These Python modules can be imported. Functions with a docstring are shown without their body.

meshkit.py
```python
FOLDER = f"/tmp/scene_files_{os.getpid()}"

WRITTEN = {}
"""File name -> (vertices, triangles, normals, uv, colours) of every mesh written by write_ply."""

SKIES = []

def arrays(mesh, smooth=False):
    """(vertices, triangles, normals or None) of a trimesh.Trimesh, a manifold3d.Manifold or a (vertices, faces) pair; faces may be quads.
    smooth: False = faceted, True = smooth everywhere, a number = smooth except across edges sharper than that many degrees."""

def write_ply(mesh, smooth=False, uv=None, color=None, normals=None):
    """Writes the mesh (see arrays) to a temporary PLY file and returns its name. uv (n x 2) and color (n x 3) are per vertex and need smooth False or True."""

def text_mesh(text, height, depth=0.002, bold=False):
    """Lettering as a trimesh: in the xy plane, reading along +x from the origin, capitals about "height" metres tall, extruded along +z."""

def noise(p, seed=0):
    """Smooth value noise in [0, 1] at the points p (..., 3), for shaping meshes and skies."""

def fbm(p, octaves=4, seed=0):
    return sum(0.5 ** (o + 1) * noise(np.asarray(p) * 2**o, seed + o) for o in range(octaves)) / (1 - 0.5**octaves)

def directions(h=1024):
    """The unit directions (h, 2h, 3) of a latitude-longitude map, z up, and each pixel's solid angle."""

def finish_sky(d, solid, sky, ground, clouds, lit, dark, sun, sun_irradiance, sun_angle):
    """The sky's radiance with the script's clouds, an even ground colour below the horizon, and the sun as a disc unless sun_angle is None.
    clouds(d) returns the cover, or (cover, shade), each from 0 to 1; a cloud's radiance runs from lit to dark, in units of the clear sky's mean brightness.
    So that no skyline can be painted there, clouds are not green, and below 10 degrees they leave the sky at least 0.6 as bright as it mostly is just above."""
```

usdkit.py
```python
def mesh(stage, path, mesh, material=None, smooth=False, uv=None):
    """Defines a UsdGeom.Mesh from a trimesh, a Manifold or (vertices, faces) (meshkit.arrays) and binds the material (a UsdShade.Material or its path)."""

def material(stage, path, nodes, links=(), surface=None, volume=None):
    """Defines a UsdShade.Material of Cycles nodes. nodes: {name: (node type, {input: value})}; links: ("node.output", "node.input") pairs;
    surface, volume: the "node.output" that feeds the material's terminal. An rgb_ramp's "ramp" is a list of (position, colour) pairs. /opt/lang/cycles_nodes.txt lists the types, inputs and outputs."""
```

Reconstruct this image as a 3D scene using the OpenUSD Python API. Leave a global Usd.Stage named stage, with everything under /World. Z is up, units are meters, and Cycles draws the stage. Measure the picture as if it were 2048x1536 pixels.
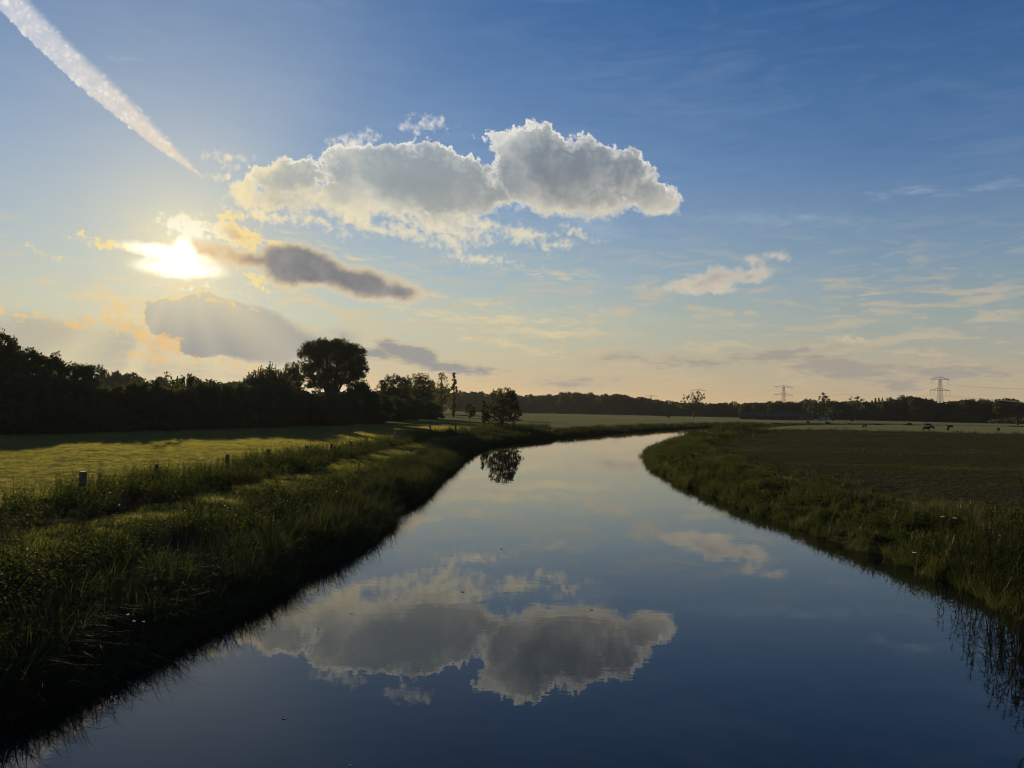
import math, random
import numpy as np, trimesh, usdkit
from meshkit import noise as vnoise, fbm
from pxr import Usd, UsdGeom, UsdLux, UsdShade, Gf, Sdf, Vt

stage = Usd.Stage.CreateInMemory()
UsdGeom.SetStageUpAxis(stage, 'Z')
UsdGeom.Xform.Define(stage, '/World')

# ------------------------------------------------------------------ camera
PITCH, ROLL, FOC = math.radians(1.84), math.radians(1.2), 1520.0       # focal length in pixels of a 2048 px wide picture
CAM = np.array([0.0, 0.0, 3.9])                                        # a person on a low bridge over the river
FW = np.array([0, math.cos(PITCH), math.sin(PITCH)])
_u = np.cross([1.0, 0, 0], FW)
RT = np.array([1.0, 0, 0]) * math.cos(ROLL) + _u * math.sin(ROLL)
UP = np.cross(RT, FW)
cam = UsdGeom.Camera.Define(stage, '/World/camera')
_m = np.eye(4); _m[0, :3] = RT; _m[1, :3] = UP; _m[2, :3] = -FW; _m[3, :3] = CAM
cam.AddTransformOp().Set(Gf.Matrix4d(*_m.ravel().tolist()))
cam.CreateHorizontalApertureAttr(36.0)
cam.CreateFocalLengthAttr(36.0 * FOC / 2048)
cam.CreateClippingRangeAttr(Gf.Vec2f(0.1, 100000))
EXPOSURE = 1.3
cam.CreateExposureAttr(EXPOSURE)

def ray(px, py):
    d = FW + RT * (px - 1024) / FOC + UP * (768 - py) / FOC
    return d / np.linalg.norm(d)

def at(px, py, z=0.0):
    d = ray(px, py)
    return CAM + d * (z - CAM[2]) / d[2]

def at_y(px, py, y):
    d = ray(px, py)
    return CAM + d * y / d[1]

# ------------------------------------------------------------------ sun
SUN = ray(365, 512)
SUN_EL, SUN_AZ = math.asin(SUN[2]), math.atan2(SUN[0], SUN[1])
sun = UsdLux.DistantLight.Define(stage, '/World/sun')
sun.CreateIntensityAttr(1.25); sun.CreateNormalizeAttr(True); sun.CreateAngleAttr(0.55)
sun.CreateColorAttr(Gf.Vec3f(1.0, 0.80, 0.50))
_x = np.cross([0, 0, 1.0], SUN); _x /= np.linalg.norm(_x); _y = np.cross(SUN, _x)
_m = np.eye(4); _m[0, :3] = _x; _m[1, :3] = _y; _m[2, :3] = SUN
sun.AddTransformOp().Set(Gf.Matrix4d(*_m.ravel().tolist()))

# ------------------------------------------------------------------ sky
def lin(c):
    return tuple(float(x / 255 / 12.92 if x <= 10 else ((x / 255 + 0.055) / 1.055) ** 2.4) for x in c)

def azel(px, py):
    d = ray(px, py)
    return math.degrees(math.atan2(d[0], d[1])), math.degrees(math.asin(d[2]))

class Graph:
    def __init__(self):
        self.nodes, self.links, self.k = {}, [], 0
    def add(self, kind, out, given=None, **links):
        self.k += 1
        name = f'n{self.k}'
        vals = dict(given or {})
        for key, v in links.items():
            if isinstance(v, str) and '.' in v and v.split('.')[0] in self.nodes:
                self.links.append((v, f'{name}.{key}'))
            else:
                vals[key] = v
        self.nodes[name] = (kind, vals)
        return f'{name}.{out}'
    def m(self, op, a, b=0.5, c=0.0, clamp=False):
        return self.add('math', 'value', {'math_type': op, 'use_clamp': clamp}, value1=a, value2=b, value3=c)
    def mul(self, a, b): return self.m('multiply', a, b)
    def sum(self, a, b): return self.m('add', a, b)
    def step(self, v, lo, hi, a=0.0, b=1.0):
        return self.add('map_range', 'result', {'range_type': 'smoothstep', 'clamp': True}, value=v, from_min=lo, from_max=hi, to_min=a, to_max=b)
    def ramp(self, v, stops):
        return self.add('rgb_ramp', 'color', {'ramp': stops}, fac=v)
    def mix(self, fac, a, b, how='mix'):
        return self.add('mix', 'color', {'mix_type': how}, fac=fac, color1=a, color2=b)
    def noise(self, vec, scale, detail=4, rough=0.55, dist=0.0, out='fac'):
        return self.add('noise_texture', out, {'dimensions': '3D', 'type': 'fBM', 'scale': scale, 'detail': detail, 'roughness': rough, 'distortion': dist}, vector=vec)

SKY_STRENGTH, UNIT = 0.05, 0.1         # cloud colours are given as seen in the picture; UNIT turns them into the sky texture's own units
def sky_material():
    g = Graph()
    dirv = g.add('texture_coordinate', 'generated')
    sep = g.add('separate_xyz', 'x', vector=dirv).split('.')[0]
    X, Y, Z = f'{sep}.x', f'{sep}.y', f'{sep}.z'
    DEG = 180 / math.pi
    az = g.mul(g.m('arctan2', X, Y), DEG)
    el = g.mul(g.m('arcsine', Z), DEG)
    el40 = g.m('divide', el, 40.0, clamp=True)
    cosd = g.add('vector_math', 'value', {'math_type': 'dot_product', 'vector2': tuple(SUN)}, vector1=dirv)
    ang = g.mul(g.m('arccosine', g.m('minimum', cosd, 0.999999)), DEG)
    warm = g.step(ang, 3, 17)                                              # 0 near the sun, 1 away
    flat = g.add('vector_math', 'vector', {'math_type': 'multiply', 'vector2': (1, 1, 5.0)}, vector1=dirv)
    n_flat = g.noise(flat, 16, 5, 0.58, 0.6)                               # stretched along the horizon
    P0 = g.add('combine_xyz', 'vector', x=az, y=el, z=0.0)

    def blobber(vec):
        turned = {0: vec}
        def blobs(lst, soft=0.0):
            """Signed distance (degrees, positive inside) to a union of ellipses given by where they are seen (2048 px picture)."""
            tot = None
            for b in lst:
                cx, cy, rx, ry = b[:4]; rot = b[4] if len(b) > 4 else 0
                a0, e0 = azel(cx, cy)
                rot = int(round(rot / 5.0)) * 5
                c, sn = math.cos(math.radians(rot)), math.sin(math.radians(rot))
                a1, e1 = azel(cx + rx * c, cy + rx * sn); a2, e2 = azel(cx - ry * sn, cy + ry * c)
                RX, RY = math.hypot(a1 - a0, e1 - e0), math.hypot(a2 - a0, e2 - e0)
                if rot not in turned:                                      # turned by +rot in the sky so that the ellipse lies level
                    turned[rot] = g.add('vector_rotate', 'vector', {'rotate_type': 'z_axis', 'angle': math.radians(rot)}, vector=vec)
                xr, yr = a0 * c - e0 * sn, a0 * sn + e0 * c
                q = g.add('vector_math', 'vector', {'math_type': 'multiply_add', 'vector2': (1 / RX, 1 / RY, 0), 'vector3': (-xr / RX, -yr / RY, 0)}, vector1=turned[rot])
                d = g.add('vector_math', 'value', {'math_type': 'length'}, vector1=q)
                r = min(RX, RY)
                f = g.m('multiply_add', d, -r, r)
                tot = f if tot is None else (g.m('smoothmax', tot, f, soft) if soft else g.m('maximum', tot, f))
            return tot
        return blobs

    def col(c): return tuple(x / SKY_STRENGTH / 2.0 ** EXPOSURE for x in lin(c))       # what the picture shows
    def lay(c, f, lo, hi, colour, strength=1.0): return g.mix(g.mul(g.step(f, lo, hi), strength), c, colour)
    def cen(n, k): return g.m('multiply_add', n, k, -k / 2)                # noise centred on nought, k wide

    # ---- everywhere: clear air, a veil of high cloud thickening (and warmer) towards the horizon, light scattered round the sun, cirrus
    sky = g.add('sky_texture', 'color', {'sky_type': 'single_scattering', 'sun_disc': False, 'sun_elevation': SUN_EL, 'sun_rotation': SUN_AZ, 'aerosol_density': 0.06, 'ozone_density': 2.5, 'air_density': 1.0})
    c = g.add('hsv', 'color', {'hue': 0.512, 'saturation': 1.42, 'value': 0.62, 'fac': 1.0}, color=sky)
    v_sun = g.ramp(el40, [(0, col((212, 164, 114))), (0.03, col((206, 170, 124))), (0.08, col((194, 178, 144))), (0.17, col((190, 190, 166))), (0.25, col((172, 186, 186))), (0.42, col((142, 166, 198))), (0.7, col((100, 136, 190))), (1, col((80, 118, 178)))])
    v_off = g.ramp(el40, [(0, col((184, 160, 130))), (0.08, col((168, 160, 142))), (0.16, col((152, 160, 156))), (0.27, col((126, 149, 170))), (0.45, col((96, 126, 170))), (1, col((52, 90, 148)))])
    veil_c = g.mix(g.mul(g.step(ang, 16, 56), 0.85), v_sun, v_off)
    veil_f = g.sum(g.ramp(el40, [(0, (.94,) * 3), (0.14, (.90,) * 3), (0.3, (.74,) * 3), (0.5, (.48,) * 3), (0.75, (.28,) * 3), (1, (.15,) * 3)]), cen(n_flat, 0.3))
    c = g.mix(g.m('maximum', g.m('minimum', veil_f, 0.97), 0.0), c, veil_c)
    th = g.m('arctan2', g.sum(el, -math.degrees(SUN_EL)), g.sum(az, -math.degrees(SUN_AZ)))
    shaft = g.ramp(g.m('multiply_add', th, 0.5 / math.pi, 0.5), [(x, (y,) * 3) for x, y in [(0, .6), (.10, .62), (.13, .85), (.155, .7), (.175, .55), (.195, .95), (.215, .6), (.25, .7), (.275, .5), (.30, .75), (.33, .55), (.36, .8), (.385, .95), (.41, .6), (.44, .62), (.5, .5), (.57, .46), (.608, .48), (.66, .86), (.70, .95), (.8, .9), (1, .6)]])
    glow = g.mul(g.m('exponent', g.mul(ang, -1 / 14.0)), shaft)
    c = g.mix(g.mul(glow, 0.62), c, col((214, 222, 216)))
    c = g.mix(g.mul(g.m('exponent', g.mul(ang, -1 / 4.2)), 0.72), c, col((250, 226, 162)))
    ci = g.step(g.noise(flat, 6, 6, 0.6, 1.0), 0.48, 0.8)
    c = g.mix(g.mul(g.mul(ci, g.step(el, 4, 12)), 0.07), c, col((196, 204, 212)))
    st = g.mul(g.step(n_flat, 0.47, 0.66), g.mul(g.step(el, 0.8, 3.5), g.step(el, 14, 7)))
    base = g.mix(g.mul(st, 0.48), c, g.mix(warm, col((246, 208, 136)), col((204, 186, 154))))

    # ---- the side away from the sun: low banks, one small cloud, wisps
    n_flat2 = g.noise(flat, 42, 5, 0.62, 0.4)
    n_mid = g.noise(dirv, 30, 5, 0.58)
    n_puff = g.m('absolute', g.m('multiply_add', g.noise(dirv, 66, 4, 0.55), 2.0, -1.0))
    warp = g.noise(dirv, 15, 3, 0.55, out='color')
    wv = g.add('vector_math', 'vector', {'math_type': 'multiply_add', 'vector2': (2.2, 1.7, 0), 'vector3': (-1.1, -0.85, 0)}, vector1=warp)
    P = g.add('vector_math', 'vector', {'math_type': 'add'}, vector1=P0, vector2=wv)
    blobs, blobs0 = blobber(P), blobber(P0)

    def low_banks(c):
        gb = g.sum(blobs([(1400, 722, 200, 16, 0), (1560, 712, 170, 20, -3), (1690, 738, 180, 30, 6), (1260, 716, 80, 11), (1900, 744, 220, 26, 3), (1800, 772, 60, 30), (1150, 765, 120, 16)], 0.4), cen(n_flat2, 1.7))
        gt = g.sum(blobs([(1722, 698, 54, 30), (1655, 700, 52, 18, -8), (1770, 706, 50, 18)], 0.3), g.m('multiply_add', n_puff, 0.9, -0.3))
        c = lay(c, gt, 0.0, 0.25, g.mix(g.step(gt, 0.0, 0.45), col((222, 204, 170)), col((186, 176, 158))), g.mul(0.75, g.step(el, 4.4, 5.4)))
        return lay(c, gb, -0.5, 0.7, g.mix(g.step(gb, 0, 0.7), col((186, 171, 146)), col((158, 150, 142))), 0.85)

    def wisps(c):
        f = g.sum(blobs([(1830, 382, 80, 14, 3), (1990, 372, 70, 13, -4), (1110, 546, 120, 7, 4), (1180, 450, 90, 22, 8), (1560, 440, 200, 12, 6)]), cen(n_flat2, 1.5))
        c = lay(c, f, -0.2, 0.9, col((176, 188, 204)), 0.38)
        f = g.sum(blobs0([(1740, 588, 42, 2.4, -3)]), cen(n_flat2, 0.08))
        return lay(c, f, 0.0, 0.08, col((178, 186, 186)), 0.4)

    right = low_banks(wisps(base))
    Fc = g.sum(blobs([(1430, 558, 84, 26, -10), (1500, 552, 58, 20), (1355, 568, 60, 14, -12), (1505, 520, 30, 14, 20), (1545, 516, 44, 11, 12), (1420, 578, 80, 14)], 0.3), g.sum(cen(n_mid, 1.1), g.m('multiply_add', n_puff, .6, -0.02)))
    right = lay(right, Fc, 0.0, 0.6, g.mix(g.step(g.m('multiply_add', n_mid, -0.8, Fc), -.2, 0.5), col((220, 206, 182)), col((180, 170, 160))), 0.85)

    # ---- the side of the sun
    n_fine = g.noise(dirv, 100, 4, 0.6)
    rim = g.mix(warm, col((255, 234, 180)), g.mix(g.step(el, 13, 18), col((228, 218, 190)), col((234, 230, 220))))
    c = low_banks(base)
    wd = g.sum(blobs([(825, 704, 72, 22, 8), (880, 728, 110, 16, 10), (760, 712, 50, 14), (960, 742, 80, 8, 6)], 0.3), cen(n_flat2, 0.9))
    c = lay(c, wd, -0.25, 0.4, g.mix(g.step(wd, -0.1, 0.35), col((206, 184, 146)), col((142, 142, 144))), 0.88)
    ray = g.step(shaft, 0.4, 1.0)
    lb = g.sum(blobs([(110, 690, 230, 52, 0), (40, 660, 120, 30, 4), (250, 735, 260, 22, 3)], 0.8), cen(n_flat2, 1.6))
    c = lay(c, lb, -0.6, 1.0, g.mix(g.step(ray, 0.3, 1.0), col((172, 168, 152)), col((204, 192, 156))), 0.72)
    dk0 = blobs([(500, 662, 190, 60, 8), (390, 636, 100, 52, -4), (610, 690, 135, 44, 12), (560, 714, 190, 20, 5), (420, 690, 60, 30), (690, 668, 60, 24, 10)], 0.5)
    dk = g.sum(dk0, g.sum(cen(n_mid, 0.7), g.m('multiply_add', n_puff, 0.35, -0.05)))
    side = g.step(az, -23.0, -13.0)                                        # sharp and lit on the left, dissolving to the right
    dk_c = g.mix(g.step(el, 3.0, 7.8), col((146, 146, 147)), g.mix(side, col((196, 190, 168)), col((176, 174, 164))))
    dk_c = g.mix(g.mul(ray, 0.34), dk_c, col((216, 202, 166)))
    rimd = g.mix(g.m('maximum', g.step(dk, 0.0, 0.16), g.m('maximum', side, g.step(el, 6.5, 4.5))), col((252, 216, 132)), dk_c)
    c = g.mix(g.mul(g.step(g.m('divide', dk, g.m('multiply_add', side, 1.0, 0.1)), 0.0, 1.0), 0.95), c, rimd)
    d2 = g.sum(blobs([(250, 618, 50, 18, -12), (215, 645, 60, 12, 8), (285, 668, 52, 18, 25), (330, 690, 34, 20), (354, 704, 14, 26), (300, 718, 66, 10, 4), (430, 724, 85, 7, 4), (55, 632, 95, 5, 5), (130, 642, 75, 7, 8), (330, 592, 60, 4, -12), (440, 602, 50, 3, 8), (750, 676, 60, 9, 15), (780, 664, 40, 6, 5)]), g.sum(g.mul(n_fine, 2.2), g.m('multiply_add', n_puff, 0.6, -1.2)))
    c = lay(c, d2, -0.1, 0.45, g.mix(g.step(el, 3, 9), col((228, 186, 126)), col((246, 210, 134))), g.mul(0.85, g.step(az, -11, -16)))
    # small wisps right of the sun
    S2 = g.sum(blobs([(1000, 640, 170, 13), (850, 622, 120, 12, 8), (1130, 664, 220, 13), (930, 598, 130, 9, 12), (1120, 546, 120, 7, 4), (700, 502, 110, 6, 8), (1240, 630, 120, 8, 3), (1000, 690, 160, 10, 8)], 0.2), cen(n_flat2, 1.9))
    c = lay(c, S2, -0.1, 0.7, g.mix(warm, col((250, 216, 146)), col((222, 202, 160))), g.mul(0.8, g.step(az, 9.5, 4)))
    # contrail
    a0, e0 = azel(424, 372); a1, e1 = azel(34, 14)
    L = math.hypot(a1 - a0, e1 - e0)
    q = g.add('mapping', 'vector', {'mapping_type': 'texture', 'location': (a0, e0, 0), 'rotation': (0, 0, math.atan2(e1 - e0, a1 - a0)), 'scale': (1, 1, 1)}, vector=P0)
    sq = g.add('separate_xyz', 'x', vector=q).split('.')[0]
    al, ac = f'{sq}.x', f'{sq}.y'                                          # along (degrees from the tip), across (negative: upper right)
    ac = g.m('multiply_add', cen(g.noise(dirv, 8, 1), 1.0), 0.5, ac)
    hw = g.ramp(g.m('divide', al, 2 * L, clamp=True), [(x, (y,) * 3) for x, y in [(0, .05), (.02, .2), (.06, .42), (.13, .66), (.22, .88), (.33, 1), (.5, 1), (1, 1)]])
    nb = g.m('absolute', g.m('multiply_add', g.noise(dirv, 120, 4, 0.62), 2.0, -1.0))
    ed = g.sum(g.m('subtract', g.mul(hw, 1.08), g.m('absolute', ac)), g.m('multiply_add', nb, 0.42, -0.16))
    inside = g.mul(g.step(g.m('divide', ed, g.step(ac, -0.5, 0.6, 0.7, 0.16)), 0.0, 1.0), g.mul(g.step(al, -0.1, 0.5), g.step(al, 3.2 * L, 2 * L)))
    tex = g.m('multiply_add', nb, 0.9, g.m('multiply_add', g.noise(dirv, 75, 4, 0.6), 1.2, -0.35))
    cc = g.mix(g.step(al, 0, L), col((240, 218, 190)), col((212, 214, 218)))
    cc = g.mix(g.step(tex, 0.30, 0.85), cc, col((240, 236, 230)))
    c = g.mix(g.mul(inside, g.step(tex, 0.0, 0.75, 0.66, 0.97)), c, cc)
    f = g.sum(blobs([(240, 116, 34, 7, 5)]), cen(n_flat2, 1.0))
    c = lay(wisps(c), f, -0.1, 0.5, col((186, 198, 214)), 0.4)
    # the big cumulus: grey hearts, bright torn rims
    pf = g.m('multiply_add', n_puff, 1.0, g.m('multiply_add', n_fine, 0.55, -0.35))
    w2 = g.add('vector_math', 'vector', {'math_type': 'multiply_add', 'vector2': (2.6, 2.2, 0), 'vector3': (-1.3, -1.1, 0)}, vector1=g.noise(dirv, 34, 4, 0.6, out='color'))
    blobsA = blobber(g.add('vector_math', 'vector', {'math_type': 'add'}, vector1=P, vector2=w2))
    A0 = blobsA([(830, 370, 172, 82, 5), (712, 342, 66, 58), (775, 316, 72, 42), (862, 326, 58, 48), (700, 405, 66, 46), (945, 378, 66, 50), (860, 434, 150, 32, 12),
                (588, 358, 72, 44, -5), (498, 396, 46, 38), (560, 408, 96, 28), (600, 436, 34, 18), (645, 402, 66, 28), (530, 350, 34, 26),
                (1092, 350, 120, 82, 10), (1046, 298, 68, 46), (1090, 292, 44, 40), (1152, 342, 104, 70), (1242, 350, 54, 50), (1152, 404, 156, 34), (1292, 390, 54, 44, 40), (1336, 414, 32, 30), (995, 278, 32, 24), (985, 392, 54, 44)], 0.5)
    A = g.sum(A0, g.sum(pf, cen(n_mid, 0.6)))
    core = g.mix(g.step(el, 13.2, 19.5), g.mix(g.step(az, -14, 9), col((172, 176, 170)), col((146, 144, 142))), g.mix(g.step(az, -12, 6), col((148, 161, 170)), col((124, 135, 147))))
    core = g.mix(g.mul(g.step(n_mid, 0.4, 0.7), 0.4), core, col((178, 180, 174)))
    lowe = g.step(el, 16.5, 13.0)                                          # the ragged, thinner underside lets more light through
    depth = g.sum(A0, g.sum(cen(n_mid, 2.2), g.m('multiply_add', n_puff, 1.3, -0.45)))
    heart = g.step(depth, g.mix(lowe, (-1.0,) * 3, (-.5,) * 3), g.mix(lowe, (.55,) * 3, (1.6,) * 3))
    PO = g.add('vector_math', 'vector', {'math_type': 'add', 'vector2': (-2.3, -0.7, 0)}, vector1=g.add('vector_math', 'vector', {'math_type': 'add'}, vector1=P, vector2=w2))
    thick = g.sum(blobber(PO)([(830, 372, 165, 76, 5), (715, 345, 62, 52), (775, 318, 66, 36), (900, 380, 90, 50), (585, 365, 60, 36), (510, 398, 34, 28), (1090, 352, 115, 72, 10), (1150, 345, 100, 64), (1240, 352, 40, 40), (1150, 402, 110, 26)], 0.5), cen(n_mid, 2.4))
    heart = g.mul(heart, g.step(thick, -1.5, 0.7, 0.3, 1.0))
    puffs = g.m('multiply_add', n_puff, 0.55, g.mul(n_mid, 0.8))           # billows: the swollen parts stand lighter than the creases
    core = g.mix(g.mul(g.step(puffs, 0.40, 0.75), g.step(depth, 2.2, 0.5)), core, g.mix(0.34, core, rim))
    core = g.mix(g.mul(g.step(depth, 0.4, 2.8), 0.7), core, g.mix(1.0, core, (0.74, 0.77, 0.80), 'multiply'))
    body = g.mix(heart, rim, core)
    body = g.mix(g.mul(g.mul(g.step(A, 0.5, 0.12), g.step(n_mid, 0.38, 0.6)), g.step(lowe, 0.9, 0.2)), body, g.mix(warm, col((255, 246, 214)), col((248, 244, 234))))
    c = g.mix(g.mul(g.step(g.m('divide', A, g.m('multiply_add', lowe, 0.8, 0.26)), 0.0, 1.0), 0.97), c, body)
    T = g.sum(blobs([(708, 276, 44, 16, -15), (690, 286, 20, 9, -25), (828, 247, 28, 11, -10), (862, 242, 32, 11, 12), (432, 312, 24, 10), (470, 312, 28, 11), (450, 354, 24, 7, -10), (478, 332, 12, 5),
                     (900, 474, 70, 20, 38), (960, 515, 70, 11, 5), (1050, 474, 52, 20, 12), (1110, 495, 44, 10, -8), (1150, 466, 42, 9, 12), (640, 448, 56, 12, 12), (700, 440, 46, 14, 8), (820, 464, 100, 16, 14),
                     (965, 450, 60, 20, 20), (540, 438, 84, 14, 4), (750, 452, 90, 16, 8), (900, 458, 110, 20, 12)]), g.sum(g.mul(n_fine, 1.9), g.m('multiply_add', n_puff, 0.8, -0.95)))
    c = lay(c, T, -0.1, 0.85, rim, 0.85)
    # clouds in front of the sun
    C1 = g.sum(blobs([(385, 462, 74, 24, 5), (322, 507, 60, 11, 5), (470, 472, 64, 26, 5), (470, 440, 42, 10), (250, 495, 104, 8, 5), (330, 508, 80, 14, 5), (182, 492, 40, 7, 5), (282, 462, 14, 3), (70, 497, 16, 3, 10), (120, 518, 18, 3, 10), (545, 490, 44, 8, 10), (520, 560, 50, 10, 30), (430, 575, 60, 4, 5)]), g.sum(g.mul(n_fine, 1.7), g.m('multiply_add', n_flat2, 0.8, -1.2)))
    near = g.step(ang, 1.7, 4.2)
    c1c = g.mix(near, col((255, 252, 230)), g.mix(g.step(C1, 0.15, 0.9), col((255, 228, 148)), g.mix(g.step(n_mid, .4, .6), col((214, 176, 128)), col((240, 206, 146)))))
    c = lay(c, C1, 0.0, 0.45, c1c, 0.92)
    B = g.sum(blobs([(612, 535, 120, 44, 7), (715, 560, 105, 36, 10), (800, 579, 50, 24, 10), (505, 520, 120, 21, 4), (414, 507, 42, 21, 10)], 0.35), g.sum(cen(n_mid, 0.8), cen(n_fine, 0.4)))
    bc = g.mix(g.step(az, -22.5, -17.5), col((216, 164, 108)), g.mix(g.step(n_mid, 0.3, 0.7), col((112, 112, 118)), col((140, 136, 136))))
    bc = g.mix(g.step(B, -0.05, 0.75), col((236, 210, 164)), bc)
    c = lay(c, B, -0.15, 0.5, bc, 0.92)
    # the sun burning through
    sv = g.add('vector_math', 'vector', {'math_type': 'multiply_add', 'vector2': (1.2, 0.8, 0), 'vector3': (-0.6, -0.4, 0)}, vector1=g.noise(dirv, 50, 4, .6, out='color'))
    PS = g.add('vector_math', 'vector', {'math_type': 'add'}, vector1=P0, vector2=sv)
    sb = blobber(PS)([(361, 538, 48, 11, 0), (369, 512, 16, 24, 0), (340, 508, 36, 6, 5)], 0.3)
    c = g.mix(g.mul(g.m('exponent', g.mul(ang, -1 / 1.5)), 0.9), c, col((255, 244, 205)))       # the glare round it
    left = lay(c, sb, -0.5, 0.4, tuple(2.2 * x for x in col((255, 248, 222))), 1.0)

    # each side is a background of its own so that only its own clouds are worked out there (where the sides meet both are the same)
    def bg(colour): return g.add('background_shader', 'background', {'strength': SKY_STRENGTH}, color=colour)
    def within(v, lo, hi): return g.mul(g.m('greater_than', v, lo), g.m('less_than', v, hi))
    is_left = g.mul(within(az, -48.0, g.m('multiply_add', g.m('greater_than', el, 12.7), 5.0, 9.6)), within(el, 0.0, 48.0))
    is_right = g.mul(within(az, 0.0, 60.0), within(el, 0.0, 24.0))
    other = g.add('mix_closure', 'closure', fac=is_right, closure1=bg(base), closure2=bg(right))
    out = g.add('mix_closure', 'closure', fac=is_left, closure1=other, closure2=bg(left))
    print(len(g.nodes), 'sky nodes')
    return usdkit.material(stage, '/World/Looks/sky', g.nodes, g.links, surface=out)

dome = UsdLux.DomeLight.Define(stage, '/World/sky')
UsdShade.MaterialBindingAPI.Apply(dome.GetPrim()).Bind(sky_material())
dome.GetPrim().SetCustomDataByKey('kind', 'structure')
dome.GetPrim().SetCustomDataByKey('label', 'evening sky with grey cumulus, a contrail and the low sun')
# ------------------------------------------------------------------ helpers
used = {}
def numbered(name):
    k = used.get(name, 0); used[name] = k + 1
    return name if k == 0 else f'{name}_{k:03d}'

def keys(prim, label=None, cat=None, group=None, kind=None):
    for k, v in (('label', label), ('category', cat), ('group', group), ('kind', kind)):
        if v: prim.SetCustomDataByKey(k, v)

def place(x, loc, rot=0.0, scale=1.0, tilt=None):
    m = Gf.Matrix4d(1).SetScale(Gf.Vec3d(*([scale] * 3 if np.ndim(scale) == 0 else [float(s) for s in scale])))
    if tilt: m = m * Gf.Matrix4d(1).SetRotate(Gf.Rotation(Gf.Vec3d(*tilt[:3]), tilt[3]))
    m = m * Gf.Matrix4d(1).SetRotate(Gf.Rotation(Gf.Vec3d(0, 0, 1), math.degrees(rot)))
    x.AddTransformOp().Set(m * Gf.Matrix4d(1).SetTranslate(Gf.Vec3d(*[float(v) for v in loc])))

def thing(name, label, cat, loc=(0, 0, 0), rot=0.0, scale=1.0, group=None, kind=None, of=None, tilt=None):
    x = UsdGeom.Xform.Define(stage, '/World/' + numbered(name))
    place(x, loc, rot, scale, tilt)
    p = x.GetPrim(); keys(p, label, cat, group, kind)
    if of:
        p.GetReferences().AddInternalReference(of); p.SetInstanceable(True)
    return p

def part(parent, name, mesh, mat, smooth=False):
    path = str(parent if isinstance(parent, str) else parent.GetPath())
    k = used.get((path, name), 0); used[(path, name)] = k + 1
    return usdkit.mesh(stage, f'{path}/{name}' + (f'_{k:03d}' if k else ''), mesh, mat, smooth).GetPrim()

stage.CreateClassPrim('/World/Kinds')
def kind_of(name):
    path = '/World/Kinds/' + name
    stage.DefinePrim(path, 'Xform'); return path

def cat_mesh(lst):
    vs, fs, n = [], [], 0
    for v, f in lst:
        vs.append(v); fs.append(np.asarray(f) + n); n += len(v)
    return np.vstack(vs), np.vstack(fs)

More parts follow.
